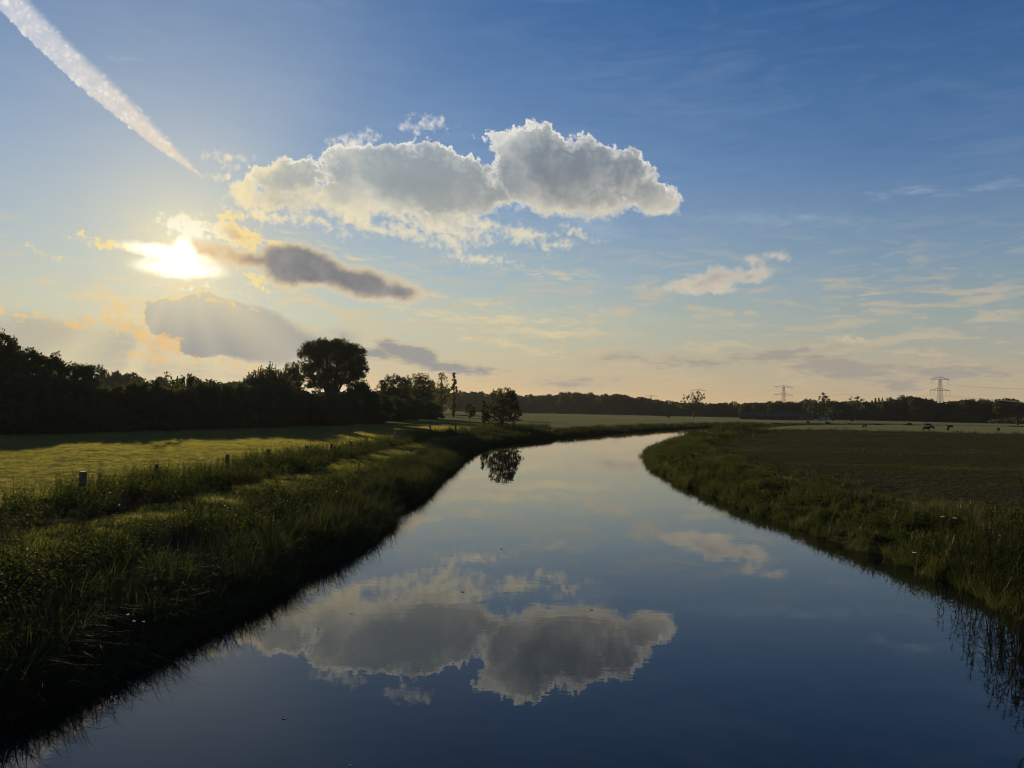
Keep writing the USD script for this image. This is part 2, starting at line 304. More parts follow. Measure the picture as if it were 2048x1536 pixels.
def tube(pts, rad, sides=6, cap=True):
    p = np.asarray(pts, float); n = len(p); rad = np.broadcast_to(np.asarray(rad, float), (n,))
    t = np.gradient(p, axis=0); t /= np.linalg.norm(t, axis=1, keepdims=True) + 1e-12
    ref = np.array([0, 0, 1.0]) if abs(t[0, 2]) < 0.9 else np.array([1.0, 0, 0])
    a = np.cross(t, ref); a /= np.linalg.norm(a, axis=1, keepdims=True) + 1e-12
    b = np.cross(t, a); an = np.arange(sides) * 2 * np.pi / sides
    v = (p[:, None] + rad[:, None, None] * (np.cos(an)[None, :, None] * a[:, None] + np.sin(an)[None, :, None] * b[:, None])).reshape(-1, 3)
    i, j = np.meshgrid(np.arange(n - 1), np.arange(sides), indexing='ij')
    q = np.stack([i * sides + j, (i + 1) * sides + j, (i + 1) * sides + (j + 1) % sides, i * sides + (j + 1) % sides], -1).reshape(-1, 4)
    f = np.vstack([q[:, [0, 1, 2]], q[:, [0, 2, 3]]])
    if cap:
        v = np.vstack([v, p[-1:], p[:1]]); e = n * sides
        k = np.arange(sides)
        f = np.vstack([f, np.stack([(n - 1) * sides + (k + 1) % sides, (n - 1) * sides + k, np.full(sides, e)][::-1], 1)])
        f = np.vstack([f, np.stack([k, (k + 1) % sides, np.full(sides, e + 1)][::-1], 1)])
    return v, f

def box(lo, hi):
    b = trimesh.creation.box(bounds=[lo, hi]); return np.array(b.vertices), np.array(b.faces)

# ------------------------------------------------------------------ materials
def mat(name, base, rough=0.8, var=None, scale=3.0, spec=0.3, detail=4, rand=0.0):
    """Plain matter whose colour wanders between two tones with noise."""
    nodes = {'p': ('principled_bsdf', {'roughness': rough, 'base_color': base, 'specular_ior_level': spec})}
    links = []
    if var is not None:
        nodes['g'] = ('geometry', {}); nodes['n'] = ('noise_texture', {'scale': scale, 'detail': detail, 'roughness': 0.6})
        nodes['r'] = ('rgb_ramp', {'ramp': [(0.3, base), (0.7, var)]})
        links += [('g.position', 'n.vector'), ('n.fac', 'r.fac'), ('r.color', 'p.base_color')]
    return usdkit.material(stage, '/World/Looks/' + name, nodes, links, surface='p.BSDF')

def leaf_mat(name, c1, c2, trans=0.42, gloss=0.05, scale=0.6, rough=0.45):
    """Thin leaves: some light passes through, tone wanders from clump to clump and copy to copy."""
    g = Graph()
    pos = g.add('geometry', 'position'); 
    n = g.noise(pos, scale, 3, 0.6)
    rnd = g.add('object_info', 'random')
    f = g.m('multiply_add', rnd, 0.4, g.m('multiply_add', n, 1.6, -0.5), clamp=True)
    c = g.mix(f, c1, c2)
    d = g.add('diffuse_bsdf', 'BSDF', color=c)
    t = g.add('translucent_bsdf', 'BSDF', color=g.mix(1.0, c, (1.25, 1.15, 0.55), 'multiply'))
    s = g.add('glossy_bsdf', 'BSDF', {'color': (0.6, 0.6, 0.6), 'roughness': rough})
    a = g.add('mix_closure', 'closure', {'fac': trans}, closure1=d, closure2=t)
    o = g.add('mix_closure', 'closure', {'fac': gloss}, closure1=a, closure2=s)
    return usdkit.material(stage, '/World/Looks/' + name, g.nodes, g.links, surface=o)

# ------------------------------------------------------------------ the river's course
WATER = -1.3
LEFT = np.array([(-22, -60), (-12, -5), (-9.6, 5), (-8.3, 11), (-7.4, 15.5), (-6.4, 20), (-5.9, 25.5), (-5.6, 34), (-5.3, 45), (-5.1, 60), (-4.9, 80), (-3.9, 98), (-1.0, 114), (4, 128), (11, 146), (22, 172), (38, 207), (52, 236), (68, 268), (88, 300), (120, 340), (180, 390), (300, 430)], float)
RIGHT = np.array([(300, 405), (190, 366), (130, 318), (100, 280), (82, 248), (66, 212), (50, 178), (36, 146), (25, 120), (18.4, 102), (15.2, 88), (13.2, 72), (12.3, 55), (12.4, 45), (13.0, 37), (13.5, 30), (13.7, 24), (13.9, 18), (14.4, 8), (15, -5), (20, -60)], float)
RIVER = np.vstack([LEFT, RIGHT])

def seg_dist(px, py, poly, closed=False):
    a = poly if closed else poly[:-1]; b = np.roll(poly, -1, 0) if closed else poly[1:]
    best = np.full(px.shape, 1e18)
    for (ax, ay), (bx, by) in zip(a, b):
        dx, dy = bx - ax, by - ay; t = np.clip(((px - ax) * dx + (py - ay) * dy) / (dx * dx + dy * dy), 0, 1)
        best = np.minimum(best, (px - ax - t * dx) ** 2 + (py - ay - t * dy) ** 2)
    return np.sqrt(best)

def inside(px, py, poly):
    r = np.zeros(px.shape, bool)
    for (ax, ay), (bx, by) in zip(poly, np.roll(poly, -1, 0)):
        c = (ay > py) != (by > py)
        if ay != by: r ^= c & (px < (bx - ax) * (py - ay) / (by - ay) + ax)
    return r

def wobble(x, y):
    p = np.stack([x, y, np.zeros_like(x)], -1)
    return (fbm(p / 3.0, 3, 5) - 0.5) * 1.3 + (fbm(p / 0.9, 2, 9) - 0.5) * 0.35

def shore(x, y):
    """Metres from the water's edge, negative over the water; left and right of the river."""
    x, y = np.asarray(x, float), np.asarray(y, float)
    d = seg_dist(x, y, RIVER, True); d = np.where(inside(x, y, RIVER), -d, d)
    dl = seg_dist(x, y, LEFT); dr = seg_dist(x, y, RIGHT)
    return d + wobble(x, y) * np.where(np.abs(d) < 12, 1, 0.0), dl < dr

FENCE = np.array([(-19.5, -40), (-18.6, 15), (-17.7, 31), (-17.1, 37), (-16.4, 44), (-16.4, 52), (-15.4, 57.5), (-14.9, 62), (-14.3, 67), (-13.9, 74), (-13.2, 90), (-11.5, 108), (-9, 122), (-5, 138)], float)
PATH = np.array([(-17.5, 2), (-15.2, 12), (-13.5, 19.6), (-12.1, 24.5), (-11.6, 30), (-11.3, 36), (-10.6, 44), (-10.2, 54), (-9.8, 66), (-9.4, 80), (-8.6, 95), (-6, 112)], float)
PLOUGH = np.array([(26, -40), (24, 5), (22.0, 20), (20.4, 30), (19.2, 38), (18.2, 47), (18.4, 58), (20, 74), (24, 92), (31, 110), (42, 136), (54, 164), (68, 184), (88, 196), (112, 197), (140, 195), (220, 196), (420, 190), (420, -40)], float)
DITCH = PLOUGH[8:18]

def ground_z(x, y):
    x, y = np.asarray(x, float), np.asarray(y, float)
    d, left = shore(x, y)
    p = np.stack([x, y, np.zeros_like(x)], -1)
    zl = np.interp(d, [-6, -1.5, 0, 0.5, 3.0, 6.0, 8.5, 13], [-3.0, -2.0, -1.34, -0.95, -0.5, -0.05, 0.05, 0])
    zr = np.interp(d, [-6, -1.5, 0, 0.5, 2.5, 4.5], [-3.0, -2.0, -1.34, -0.9, -0.3, 0.0])
    z = np.where(left, zl, zr)
    z = z + np.where((d > 0.2) & (d < 40), (fbm(p / 2.3, 3, 3) - 0.5) * 0.35 * np.clip(d, 0, 1) * np.where(d > 9, 0.35, 1), 0)
    dd = seg_dist(x, y, DITCH)
    z = z - 0.9 * np.clip(1.6 - dd, 0, 1) * (d > 2)
    far = np.hypot(x, y)
    return z + np.clip((far - 60) / 200, 0, 1) * (fbm(p / 60.0, 2, 7) - 0.5) * 0.3

def axis(points):
    """Grid lines: (start, end, first step, growth)."""
    out = []
    for lo, hi, s, gr in points:
        x = lo
        while x < hi - 1e-6: out.append(x); x += s; s *= gr
    return np.array(out)
_xp = axis([(24, 60, 0.7, 1.04), (60, 2900, 4, 1.12)])
_xs = np.concatenate([-_xp[::-1], np.arange(-23.9, 24, 0.36), _xp])
_ys = np.concatenate([np.arange(-60, 8, 2.0), axis([(8, 90, 0.4, 1.0), (90, 420, 0.7, 1.022), (420, 3900, 14, 1.12)])])
GX, GY = np.meshgrid(_xs, _ys)
GZ = ground_z(GX, GY)
def build_ground():
    ny, nx = GX.shape
    v = np.stack([GX, GY, GZ], -1).reshape(-1, 3)
    i, j = np.meshgrid(np.arange(ny - 1), np.arange(nx - 1), indexing='ij')
    q = np.stack([i * nx + j, i * nx + j + 1, (i + 1) * nx + j + 1, (i + 1) * nx + j], -1).reshape(-1, 4)
    c = v[q].mean(1)
    d, left = shore(c[:, 0], c[:, 1])
    fx = np.interp(c[:, 1], FENCE[:, 1], FENCE[:, 0])
    dp = seg_dist(c[:, 0], c[:, 1], PATH)
    ploughed = inside(c[:, 0], c[:, 1], PLOUGH)
    zone = np.zeros(len(c), int)                                             # 0 bank
    zone[(~ploughed) & (d > 4.2)] = 3                                        # 3 pasture
    zone[left & (c[:, 0] < fx - 0.4) & (c[:, 1] < 240)] = 1                  # 1 meadow
    zone[left & (c[:, 0] >= fx - 0.4) & (c[:, 1] < 150) & (c[:, 0] < 0)] = 0
    zone[(dp < 1.1) & (c[:, 1] < 110)] = 2                                   # 2 path
    zone[ploughed] = 4
    def sub(name, k, material):
        qq = q[zone == k]; ids, inv = np.unique(qq, return_inverse=True)
        p = usdkit.mesh(stage, '/World/' + name, (v[ids], inv.reshape(-1, 4)), material, True).GetPrim()
        keys(p, kind='structure')
        return p
    def soil(name, stops, scale, streak=(1, 1, 1), bump=0.05, bscale=6.0):
        g = Graph()
        pos = g.add('geometry', 'position')
        vec = g.add('vector_math', 'vector', {'math_type': 'multiply', 'vector2': streak}, vector1=pos)
        n = g.noise(vec, scale, 5, 0.65)
        n2 = g.noise(pos, bscale, 4, 0.65)
        f = g.m('multiply_add', n2, 0.35, g.sum(n, -0.175))
        c = g.ramp(f, stops)
        nb = g.add('bump', 'normal', {'distance': bump, 'strength': 1.0}, height=n2)
        b = g.add('principled_bsdf', 'BSDF', {'roughness': 0.95, 'specular_ior_level': 0.0}, base_color=c, normal=nb)
        return usdkit.material(stage, '/World/Looks/' + name, g.nodes, g.links, surface=b)
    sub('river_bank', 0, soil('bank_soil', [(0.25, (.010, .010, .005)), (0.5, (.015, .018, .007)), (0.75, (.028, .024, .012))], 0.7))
    sub('meadow', 1, soil('meadow_grass', [(0.25, (.07, .08, .022)), (0.5, (.10, .105, .03)), (0.75, (.13, .12, .04))], 0.25, (0.5, 1.6, 1), 0.08, 3.0))
    sub('path', 2, soil('path_grass', [(0.25, (.04, .055, .012)), (0.75, (.07, .08, .02))], 1.0))
    sub('pasture', 3, soil('pasture_grass', [(0.25, (.075, .082, .042)), (0.5, (.10, .105, .058)), (0.75, (.12, .12, .07))], 0.02, (0.35, 1.8, 1), 0.1, 1.2))
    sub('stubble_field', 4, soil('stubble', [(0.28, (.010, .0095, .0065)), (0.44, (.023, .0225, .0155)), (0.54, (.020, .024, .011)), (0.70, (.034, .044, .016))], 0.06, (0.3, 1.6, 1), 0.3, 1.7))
build_ground()

def build_water():
    g = Graph()
    pos = g.add('geometry', 'position')
    v1 = g.add('vector_math', 'vector', {'math_type': 'multiply', 'vector2': (0.55, 1.0, 1)}, vector1=pos)
    n1 = g.noise(v1, 0.9, 3, 0.5, 0.3); n2 = g.noise(v1, 4.5, 2, 0.5)
    calm = g.step(g.noise(pos, 0.09, 2, 0.5), 0.35, 0.65)
    h = g.sum(g.mul(n1, 0.0018), g.mul(g.mul(n2, calm), 0.0007))
    b = g.add('bump', 'normal', {'distance': 1.0, 'strength': 1.0}, height=h)
    p = g.add('principled_bsdf', 'BSDF', {'base_color': (.0015, .0022, .0026), 'roughness': 0.012, 'ior': 1.45, 'specular_ior_level': 0.5}, normal=b)
    m = usdkit.material(stage, '/World/Looks/river_water', g.nodes, g.links, surface=p)
    v = np.array([(-60, -58, WATER), (330, -58, WATER), (330, 450, WATER), (-60, 450, WATER)])
    keys(usdkit.mesh(stage, '/World/river_water', (v, np.array([[0, 1, 2, 3]])), m).GetPrim(), kind='structure')
build_water()
# ------------------------------------------------------------------ grass, reeds and weeds (nobody could count them)
def blades(rng, n, h, spread, width, lean, droop, segs=3, jitter=0.35):
    """A tuft: n bent, tapering blades."""
    vs, fs = [], []
    for k in range(n):
        a, r = rng.uniform(0, 2 * math.pi), spread * math.sqrt(rng.uniform())
        root = np.array([r * math.cos(a), r * math.sin(a), -0.06])
        b = a + rng.normal(0, 0.9); out = np.array([math.cos(b), math.sin(b), 0])
        hh = h * (1 + rng.uniform(-jitter, jitter)); le = lean * rng.uniform(0.3, 1.5); dr = droop * rng.uniform(0.2, 1.6)
        side = np.array([-math.sin(b), math.cos(b), 0]); tw = rng.uniform(-0.9, 0.9)
        side = side * math.cos(tw) + out * math.sin(tw)
        w = width * rng.uniform(0.6, 1.3); pts = []
        for t in np.linspace(0, 1, segs + 1):
            c = root + np.array([0, 0, hh]) * (t - dr * 0.55 * t ** 3) + out * hh * (le * t + dr * 0.75 * t ** 2.6)
            pts.append((c, w * (1 - t) ** 0.55 if t > .35 else w * (0.7 + t)))
        o = sum(len(x) for x in vs); row = []
        for i, (c, ww) in enumerate(pts[:-1]): row += [c - side * ww / 2, c + side * ww / 2]
        row.append(pts[-1][0]); vs.append(np.array(row))
        for i in range(segs - 1): fs += [(o + 2 * i, o + 2 * i + 1, o + 2 * i + 3), (o + 2 * i, o + 2 * i + 3, o + 2 * i + 2)]
        fs.append((o + 2 * segs - 2, o + 2 * segs - 1, o + 2 * segs))
    return np.vstack(vs), np.array(fs)

def seed_stalks(rng, n, h, spread):
    """Thin stalks with a loose head of seeds."""
    lst = []
    for k in range(n):
        a, r = rng.uniform(0, 6.28), spread * math.sqrt(rng.uniform())
        d = rng.normal(0, 0.13, 2); hh = h * rng.uniform(0.7, 1.2); root = np.array([r * math.cos(a), r * math.sin(a), 0])
        tip = root + np.array([d[0] * hh, d[1] * hh, hh]); mid = (root + tip) / 2 - np.array([d[0], d[1], 0]) * hh * 0.12
        lst.append(tube([root, mid, tip], [0.006, 0.005, 0.003], 3, False))
        for j in range(9):
            c = mid + (tip - mid) * rng.uniform(0.55, 1.08); e = rng.normal(0, 1, 3); e[2] = abs(e[2]) + 0.5; e /= np.linalg.norm(e)
            s = np.cross(e, rng.normal(0, 1, 3)); s /= np.linalg.norm(s)
            lst.append((np.array([c - s * 0.006, c + s * 0.006, c + e * 0.07]), np.array([[0, 1, 2]])))
    return cat_mesh(lst)

def herb(rng, n, h, leaf):
    """A broad-leaved weed: stems with pairs of leaves."""
    lst = []
    for k in range(n):
        d = rng.normal(0, 0.25, 2); hh = h * rng.uniform(0.6, 1.2); root = np.array([rng.normal(0, .12), rng.normal(0, .12), -0.05])
        tip = root + np.array([d[0] * hh, d[1] * hh, hh])
        lst.append(tube([root, tip], [0.008, 0.004], 3, False))
        for j in range(8):
            t = 0.2 + 0.8 * (j + rng.uniform()) / 8; c = root + (tip - root) * t; a = rng.uniform(0, 6.28)
            e = np.array([math.cos(a), math.sin(a), rng.uniform(-0.5, 0.6)]); e /= np.linalg.norm(e); s = np.cross(e, [0, 0, 1.0]); s /= np.linalg.norm(s)
            L = leaf * (1.25 - 0.6 * t) * rng.uniform(0.7, 1.3)
            lst.append((np.array([c, c + e * L * .45 + s * L * .24 + [0, 0, L * .05], c + e * L * .45 - s * L * .24 + [0, 0, L * .05], c + e * L - [0, 0, L * .22]]), np.array([[0, 1, 3], [0, 3, 2]])))
    return cat_mesh(lst)

def reed(rng, h):
    """One common reed: a cane, long drooping leaves, a plume."""
    d = rng.normal(0, 0.10, 2); root = np.zeros(3); tip = np.array([d[0] * h, d[1] * h, h])
    lst = [tube([root, tip * .5 - np.array([d[0], d[1], 0]) * h * .06, tip], [0.009, 0.007, 0.003], 4, False)]
    a = rng.uniform(0, 6.28)
    for j in range(9):
        t = 0.25 + 0.7 * j / 9; c = tip * t; a += 2.6 + rng.normal(0, .4)
        out = np.array([math.cos(a), math.sin(a), 0]); s = np.array([-out[1], out[0], 0]); L = rng.uniform(0.3, 0.5)
        p = [c, c + out * L * .4 + [0, 0, L * .28], c + out * L * .8 + [0, 0, L * .2], c + out * L * 1.1 - [0, 0, L * .05]]; w = [.006, .013, .009, 0]
        v = [];
        for q, ww in zip(p[:3], w): v += [q - s * ww, q + s * ww]
        lst.append((np.array(v + [p[3]]), np.array([[0, 1, 3], [0, 3, 2], [2, 3, 5], [2, 5, 4], [4, 5, 6]])))
    for j in range(34):
        c = tip * (0.93 + 0.12 * rng.uniform()); e = rng.normal(0, 1, 3) + np.array([1.0, 0, 0.4]); e /= np.linalg.norm(e); s = np.cross(e, rng.normal(0, 1, 3)); s /= np.linalg.norm(s)
        lst.append((np.array([c - s * .006, c + s * .006, c + e * rng.uniform(.05, .15)]), np.array([[0, 1, 2]])))
    return cat_mesh(lst)

def scatter(name, label, cat, protos, pts, rng, scale=(0.8, 1.25), pick=None, tilt=0.12, lean=None):
    """A PointInstancer. protos: [(name, mesh, material)]; pts: (n, 3); pick: prototype of each point."""
    pts = np.asarray(pts, float); n = len(pts)
    pi = UsdGeom.PointInstancer.Define(stage, '/World/' + numbered(name))
    p = pi.GetPrim(); keys(p, label, cat, None, 'stuff')
    for pn, mesh, m in protos:
        q = usdkit.mesh(stage, f'{p.GetPath()}/{pn}', mesh, m)
        pi.CreatePrototypesRel().AddTarget(q.GetPath())
    pick = rng.integers(0, len(protos), n) if pick is None else np.asarray(pick)
    yaw = rng.uniform(0, 2 * math.pi, n); tl = rng.normal(0, tilt, n); ta = rng.uniform(0, 2 * math.pi, n)
    qz = np.stack([np.cos(yaw / 2), 0 * yaw, 0 * yaw, np.sin(yaw / 2)], 1)
    qt = np.stack([np.cos(tl / 2), np.sin(tl / 2) * np.cos(ta), np.sin(tl / 2) * np.sin(ta), 0 * yaw], 1)
    w1, x1, y1, z1 = qt.T; w2, x2, y2, z2 = qz.T
    q = np.stack([w1*w2-x1*x2-y1*y2-z1*z2, w1*x2+x1*w2+y1*z2-z1*y2, w1*y2-x1*z2+y1*w2+z1*x2, w1*z2+x1*y2-y1*x2+z1*w2], 1)
    if np.ndim(scale) == 1 and len(scale) == 2 and n != 2: sc = rng.uniform(*scale, n)
    else: sc = np.asarray(scale, float)
    sc = sc[:, None] * np.stack([rng.uniform(.9, 1.15, n), rng.uniform(.9, 1.15, n), rng.uniform(.85, 1.15, n)], 1)
    pi.CreateProtoIndicesAttr(Vt.IntArray.FromNumpy(pick.astype(np.int32)))
    pi.CreatePositionsAttr(Vt.Vec3fArray.FromNumpy(pts.astype(np.float32)))
    pi.CreateOrientationsAttr(Vt.QuathArray([Gf.Quath(float(a), float(b), float(c), float(d)) for a, b, c, d in q]))
    pi.CreateScalesAttr(Vt.Vec3fArray.FromNumpy(sc.astype(np.float32)))
    return p

rng = np.random.default_rng(4)
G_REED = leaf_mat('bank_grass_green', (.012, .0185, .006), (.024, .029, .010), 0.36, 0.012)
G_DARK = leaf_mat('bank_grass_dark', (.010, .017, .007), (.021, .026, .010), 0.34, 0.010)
G_DRY = leaf_mat('dry_grass', (.085, .066, .034), (.052, .046, .022), 0.4, 0.04)
G_SHORT = leaf_mat('short_grass', (.075, .092, .020), (.105, .108, .028), 0.5, 0.05)
G_MEAD = leaf_mat('meadow_blades', (.145, .152, .046), (.185, .172, .060), 0.55, 0.03, 0.15)
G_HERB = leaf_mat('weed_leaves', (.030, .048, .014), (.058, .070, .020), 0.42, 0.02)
G_STRAW = leaf_mat('stubble_blades', (.055, .048, .032), (.028, .033, .014), 0.35, 0.03, 0.08)
STALK = mat('seed_stalks', (.10, .075, .04), 0.8, (.06, .045, .03), 2.0)

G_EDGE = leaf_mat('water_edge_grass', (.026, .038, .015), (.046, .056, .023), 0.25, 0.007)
T_REED = [('arching_tuft', blades(rng, 34, .95, .22, .020, .3, .85, 4), G_EDGE), ('arching_tuft_b', blades(rng, 30, .85, .25, .017, .35, 1.0, 4), G_EDGE), ('upright_tuft', blades(rng, 36, 1.05, .2, .015, .2, .6, 4), G_EDGE), ('edge_weed', herb(rng, 7, .7, .17), G_EDGE)]
T_MID = [('dark_tuft', blades(rng, 46, .55, .24, .011, .35, .7), G_DARK), ('green_tuft', blades(rng, 44, .5, .25, .010, .35, .8), G_REED), ('dry_tuft', blades(rng, 52, .55, .26, .008, .4, .7), G_DRY), ('seeding_grass', seed_stalks(rng, 14, .95, .28), STALK)]
T_HERB = [('leafy_weed', herb(rng, 6, .75, .16), G_HERB), ('tall_leafy_weed', herb(rng, 5, 1.0, .13), G_HERB)]
T_SHORT = [('short_tuft', blades(rng, 40, .16, .26, .009, .3, .5), G_SHORT), ('short_tuft_b', blades(rng, 40, .11, .28, .009, .3, .6), G_SHORT)]
T_MEAD = [('meadow_tuft', blades(rng, 30, .13, .30, .012, .4, .5, 2), G_MEAD), ('meadow_tuft_b', blades(rng, 30, .19, .32, .012, .4, .6, 2), G_MEAD), ('meadow_tuft_c', blades(rng, 24, .10, .34, .012, .5, .5, 2), G_SHORT)]

def spread(n, x0, x1, y0, y1, power=1.0):
    """Random points, thinning out with distance."""
    y = y0 + (y1 - y0) * rng.uniform(0, 1, n) ** power
    return rng.uniform(x0, x1, n), y

def on(x, y, dz=0.0): return np.stack([x, y, ground_z(x, y) + dz], -1)
def patch(x, y, size, seed): return fbm(np.stack([x / size, y / size, np.zeros_like(x)], -1), 3, seed)

# the left bank, from the water's edge up to the path and on to the fence
x, y = spread(90000, -30, 8, 6, 165, 1.7)
d, left = shore(x, y); fx = np.interp(y, FENCE[:, 1], FENCE[:, 0]); dp = seg_dist(x, y, PATH)
ok = left & (d > -0.3) & (x > fx - 0.7) & (x < 9) & (dp > 1.05) & ((d < 13) | (x > fx - .7))
x, y, d, dp, fx = x[ok], y[ok], d[ok], dp[ok], fx[ok]
edge = d < 1.6 + 1.2 * patch(x, y, 4, 2)
e = on(x[edge], y[edge]); print('reeds', len(e))
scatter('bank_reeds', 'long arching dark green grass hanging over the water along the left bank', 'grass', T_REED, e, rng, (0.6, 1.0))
xm, ym = x[~edge], y[~edge]; dm = d[~edge]; fm = xm - fx[~edge]
pn = patch(xm, ym, 3.5, 21)
pick = np.where(pn > .56, 2, np.where(pn > .46, 1, 0)); u = rng.uniform(0, 1, len(xm)); pick = np.where(u < .14, 3, np.where(u < .3, rng.integers(0, 3, len(xm)), pick))
strip = fm < 2.6                                                           # the unmown strip under the fence: higher, browner, more seed heads
pick = np.where(strip, np.where(u < .07, 3, np.where(u < .6, 2, u * 0 + 0)), pick).astype(int)
sc = rng.uniform(.75, 1.2, len(xm)) * (0.35 + 0.75 * patch(xm, ym, 5, 8)) * np.where(strip, .28, np.where(dm > 5.0, .42, .62))
sc = np.where(strip & (u < .05), sc * 1.9, sc)
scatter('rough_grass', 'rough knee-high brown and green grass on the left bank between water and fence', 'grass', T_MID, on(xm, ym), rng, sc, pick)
print('rough', len(xm))
m = rng.uniform(0, 1, len(xm)) < np.where(patch(xm, ym, 4, 31) > .52, .28, .06)
scatter('bank_weeds', 'broad-leaved green weeds among the rough grass of the left bank', 'weeds', T_HERB, on(xm[m], ym[m]), rng, (.6, 1.1))
# the mown track on the bank
t = rng.uniform(0, 1, 9000) ** 1.6 * 100 + 4; x = np.interp(t, PATH[:, 1], PATH[:, 0]) + rng.uniform(-1.35, 1.35, 9000)
scatter('track_grass', 'short bright green grass of the mown track along the left bank', 'grass', T_SHORT, on(x, t), rng, (.8, 1.3))
# the meadow beyond the fence
x, y = spread(130000, -75, -6, 8, 150, 1.25); fx = np.interp(y, FENCE[:, 1], FENCE[:, 0]); ok = (x < fx) & (x > -0.95 * y - 4)
x, y = x[ok], y[ok]; print('meadow', len(x))
scatter('meadow_grass', 'short sunlit yellow-green grass of the meadow beyond the fence posts', 'grass', T_MEAD, on(x, y), rng, np.clip(y / 65, .8, 1.35) * rng.uniform(.8, 1.2, len(x)))
# the right bank
x, y = spread(60000, 8, 62, 8, 190, 1.6); d, left = shore(x, y); ok = (~left) & (d > -0.3) & (d < 8.5) & ~inside(x, y, PLOUGH)
x, y, d = x[ok], y[ok], d[ok]; print('right bank', len(x))
pn = patch(x, y, 2.2, 41); u = rng.uniform(0, 1, len(x))
pk = np.where(d < .6, 0, np.where(pn > .53, 1, np.where(pn > .43, 3, np.where(u < .5, 4, 2)))); pk = np.where(u < .2, rng.integers(0, 5, len(x)), pk); pk = np.where((u > .97) | ((x > 17) & (y < 34) & (u > .6)), 5, pk)
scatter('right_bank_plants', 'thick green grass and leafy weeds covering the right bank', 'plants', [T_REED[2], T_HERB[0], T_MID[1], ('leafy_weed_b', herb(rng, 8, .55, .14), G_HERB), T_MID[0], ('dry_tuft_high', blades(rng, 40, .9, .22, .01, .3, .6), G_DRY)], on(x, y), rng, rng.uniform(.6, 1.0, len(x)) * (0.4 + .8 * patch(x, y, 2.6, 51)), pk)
# reeds standing in the near right corner
n = 620; y = rng.uniform(15, 25, n); x = np.interp(y, RIGHT[::-1, 1], RIGHT[::-1, 0]) + rng.uniform(-.15, 1.6, n)
k = rng.uniform(0, 1, n) < np.interp(y, [15, 21, 22.5, 25], [1, 1, .5, .1]); x, y = x[k], y[k]
scatter('tall_reeds', 'tall thin reeds with plumes mirrored in the water at the near end of the right bank', 'reeds', [('reed', reed(rng, 2.0), G_DARK), ('reed_b', reed(rng, 1.8), G_DARK), ('reed_c', reed(rng, 2.2), G_DARK)], on(x, y), rng, np.interp(y, [15, 21, 25], [1.3, 1.25, .7]) * rng.uniform(.75, 1.1, len(x)), tilt=.14)
# thin stubble and regrowth on the right-hand field, and the dark overgrown ditch behind it
x, y = spread(30000, 17, 150, 14, 190, 1.5); ok = inside(x, y, PLOUGH) & (x < .78 * y + 8); x, y = x[ok], y[ok]
g = patch(x * .35, y, 9, 61); k = rng.uniform(0, 1, len(x)) < np.clip((g - .38) * 4, .12, 1); x, y = x[k], y[k]; print('stubble', len(x))
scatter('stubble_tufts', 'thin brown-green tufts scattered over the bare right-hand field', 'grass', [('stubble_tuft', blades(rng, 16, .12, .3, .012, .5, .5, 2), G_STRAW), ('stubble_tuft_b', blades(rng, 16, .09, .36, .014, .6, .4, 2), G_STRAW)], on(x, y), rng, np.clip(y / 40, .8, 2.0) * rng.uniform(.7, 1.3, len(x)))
s = rng.uniform(0, 1, 4500); L = np.concatenate([[0], np.cumsum(np.linalg.norm(np.diff(DITCH, axis=0), axis=1))]); s = s ** 1.1 * L[-1]
x = np.interp(s, L, DITCH[:, 0]) + rng.normal(0, .6, len(s)); y = np.interp(s, L, DITCH[:, 1]) + rng.normal(0, .6, len(s))
scatter('ditch_grass', 'dark grass line of the ditch dividing the right-hand field from the pasture', 'grass', [('ditch_tuft', blades(rng, 30, 1.0, .6, .05, .25, .5, 2), G_DARK)], on(x, y, .05), rng, (.8, 1.3))
# far banks round the bend and the clump of reeds on the inside of it
x, y = spread(16000, 0, 130, 120, 330, 1.3); d, left = shore(x, y); ok = (d > 0) & (d < 5) & (left | (y > 320) | (x / y < .288) | (x / y > .33)); x, y = x[ok], y[ok]
scatter('far_bank_grass', 'dark rough grass on the banks where the river bends away', 'grass', [('far_tuft', blades(rng, 30, .9, .5, .04, .3, .6, 2), G_DARK), ('far_tuft_b', blades(rng, 30, .7, .5, .04, .3, .6, 2), G_REED)], on(x, y), rng, (.8, 1.5))
x = rng.normal(42, 4.5, 500); y = rng.normal(168, 7, 500); d, left = shore(x, y); ok = (d > -.3) & ~left; x, y = x[ok], y[ok]
scatter('reed_clump', 'dark clump of tall reeds on the inside of the river bend', 'reeds', [('far_reed', blades(rng, 26, 1.9, .5, .05, .12, .3, 2), G_DARK)], on(x, y), rng, (.8, 1.2))
# ------------------------------------------------------------------ trees
BARK = mat('bark', (.035, .028, .022), 0.95, (.02, .017, .013), 3.0, 0.1)
L_OAK = leaf_mat('oak_leaves', (.026, .036, .012), (.040, .050, .016), 0.3, 0.05, 0.4)
L_HEDGE = leaf_mat('hedge_leaves', (.024, .032, .012), (.040, .048, .018), 0.3, 0.04, 0.35)
L_WILLOW = leaf_mat('willow_leaves', (.036, .045, .020), (.050, .058, .026), 0.35, 0.05, 0.4)
L_FAR = leaf_mat('far_leaves', (.026, .034, .014), (.044, .050, .022), 0.25, 0.03, 0.05)
L_POPLAR = leaf_mat('poplar_leaves', (.040, .048, .020), (.055, .060, .026), 0.4, 0.05, 0.3)

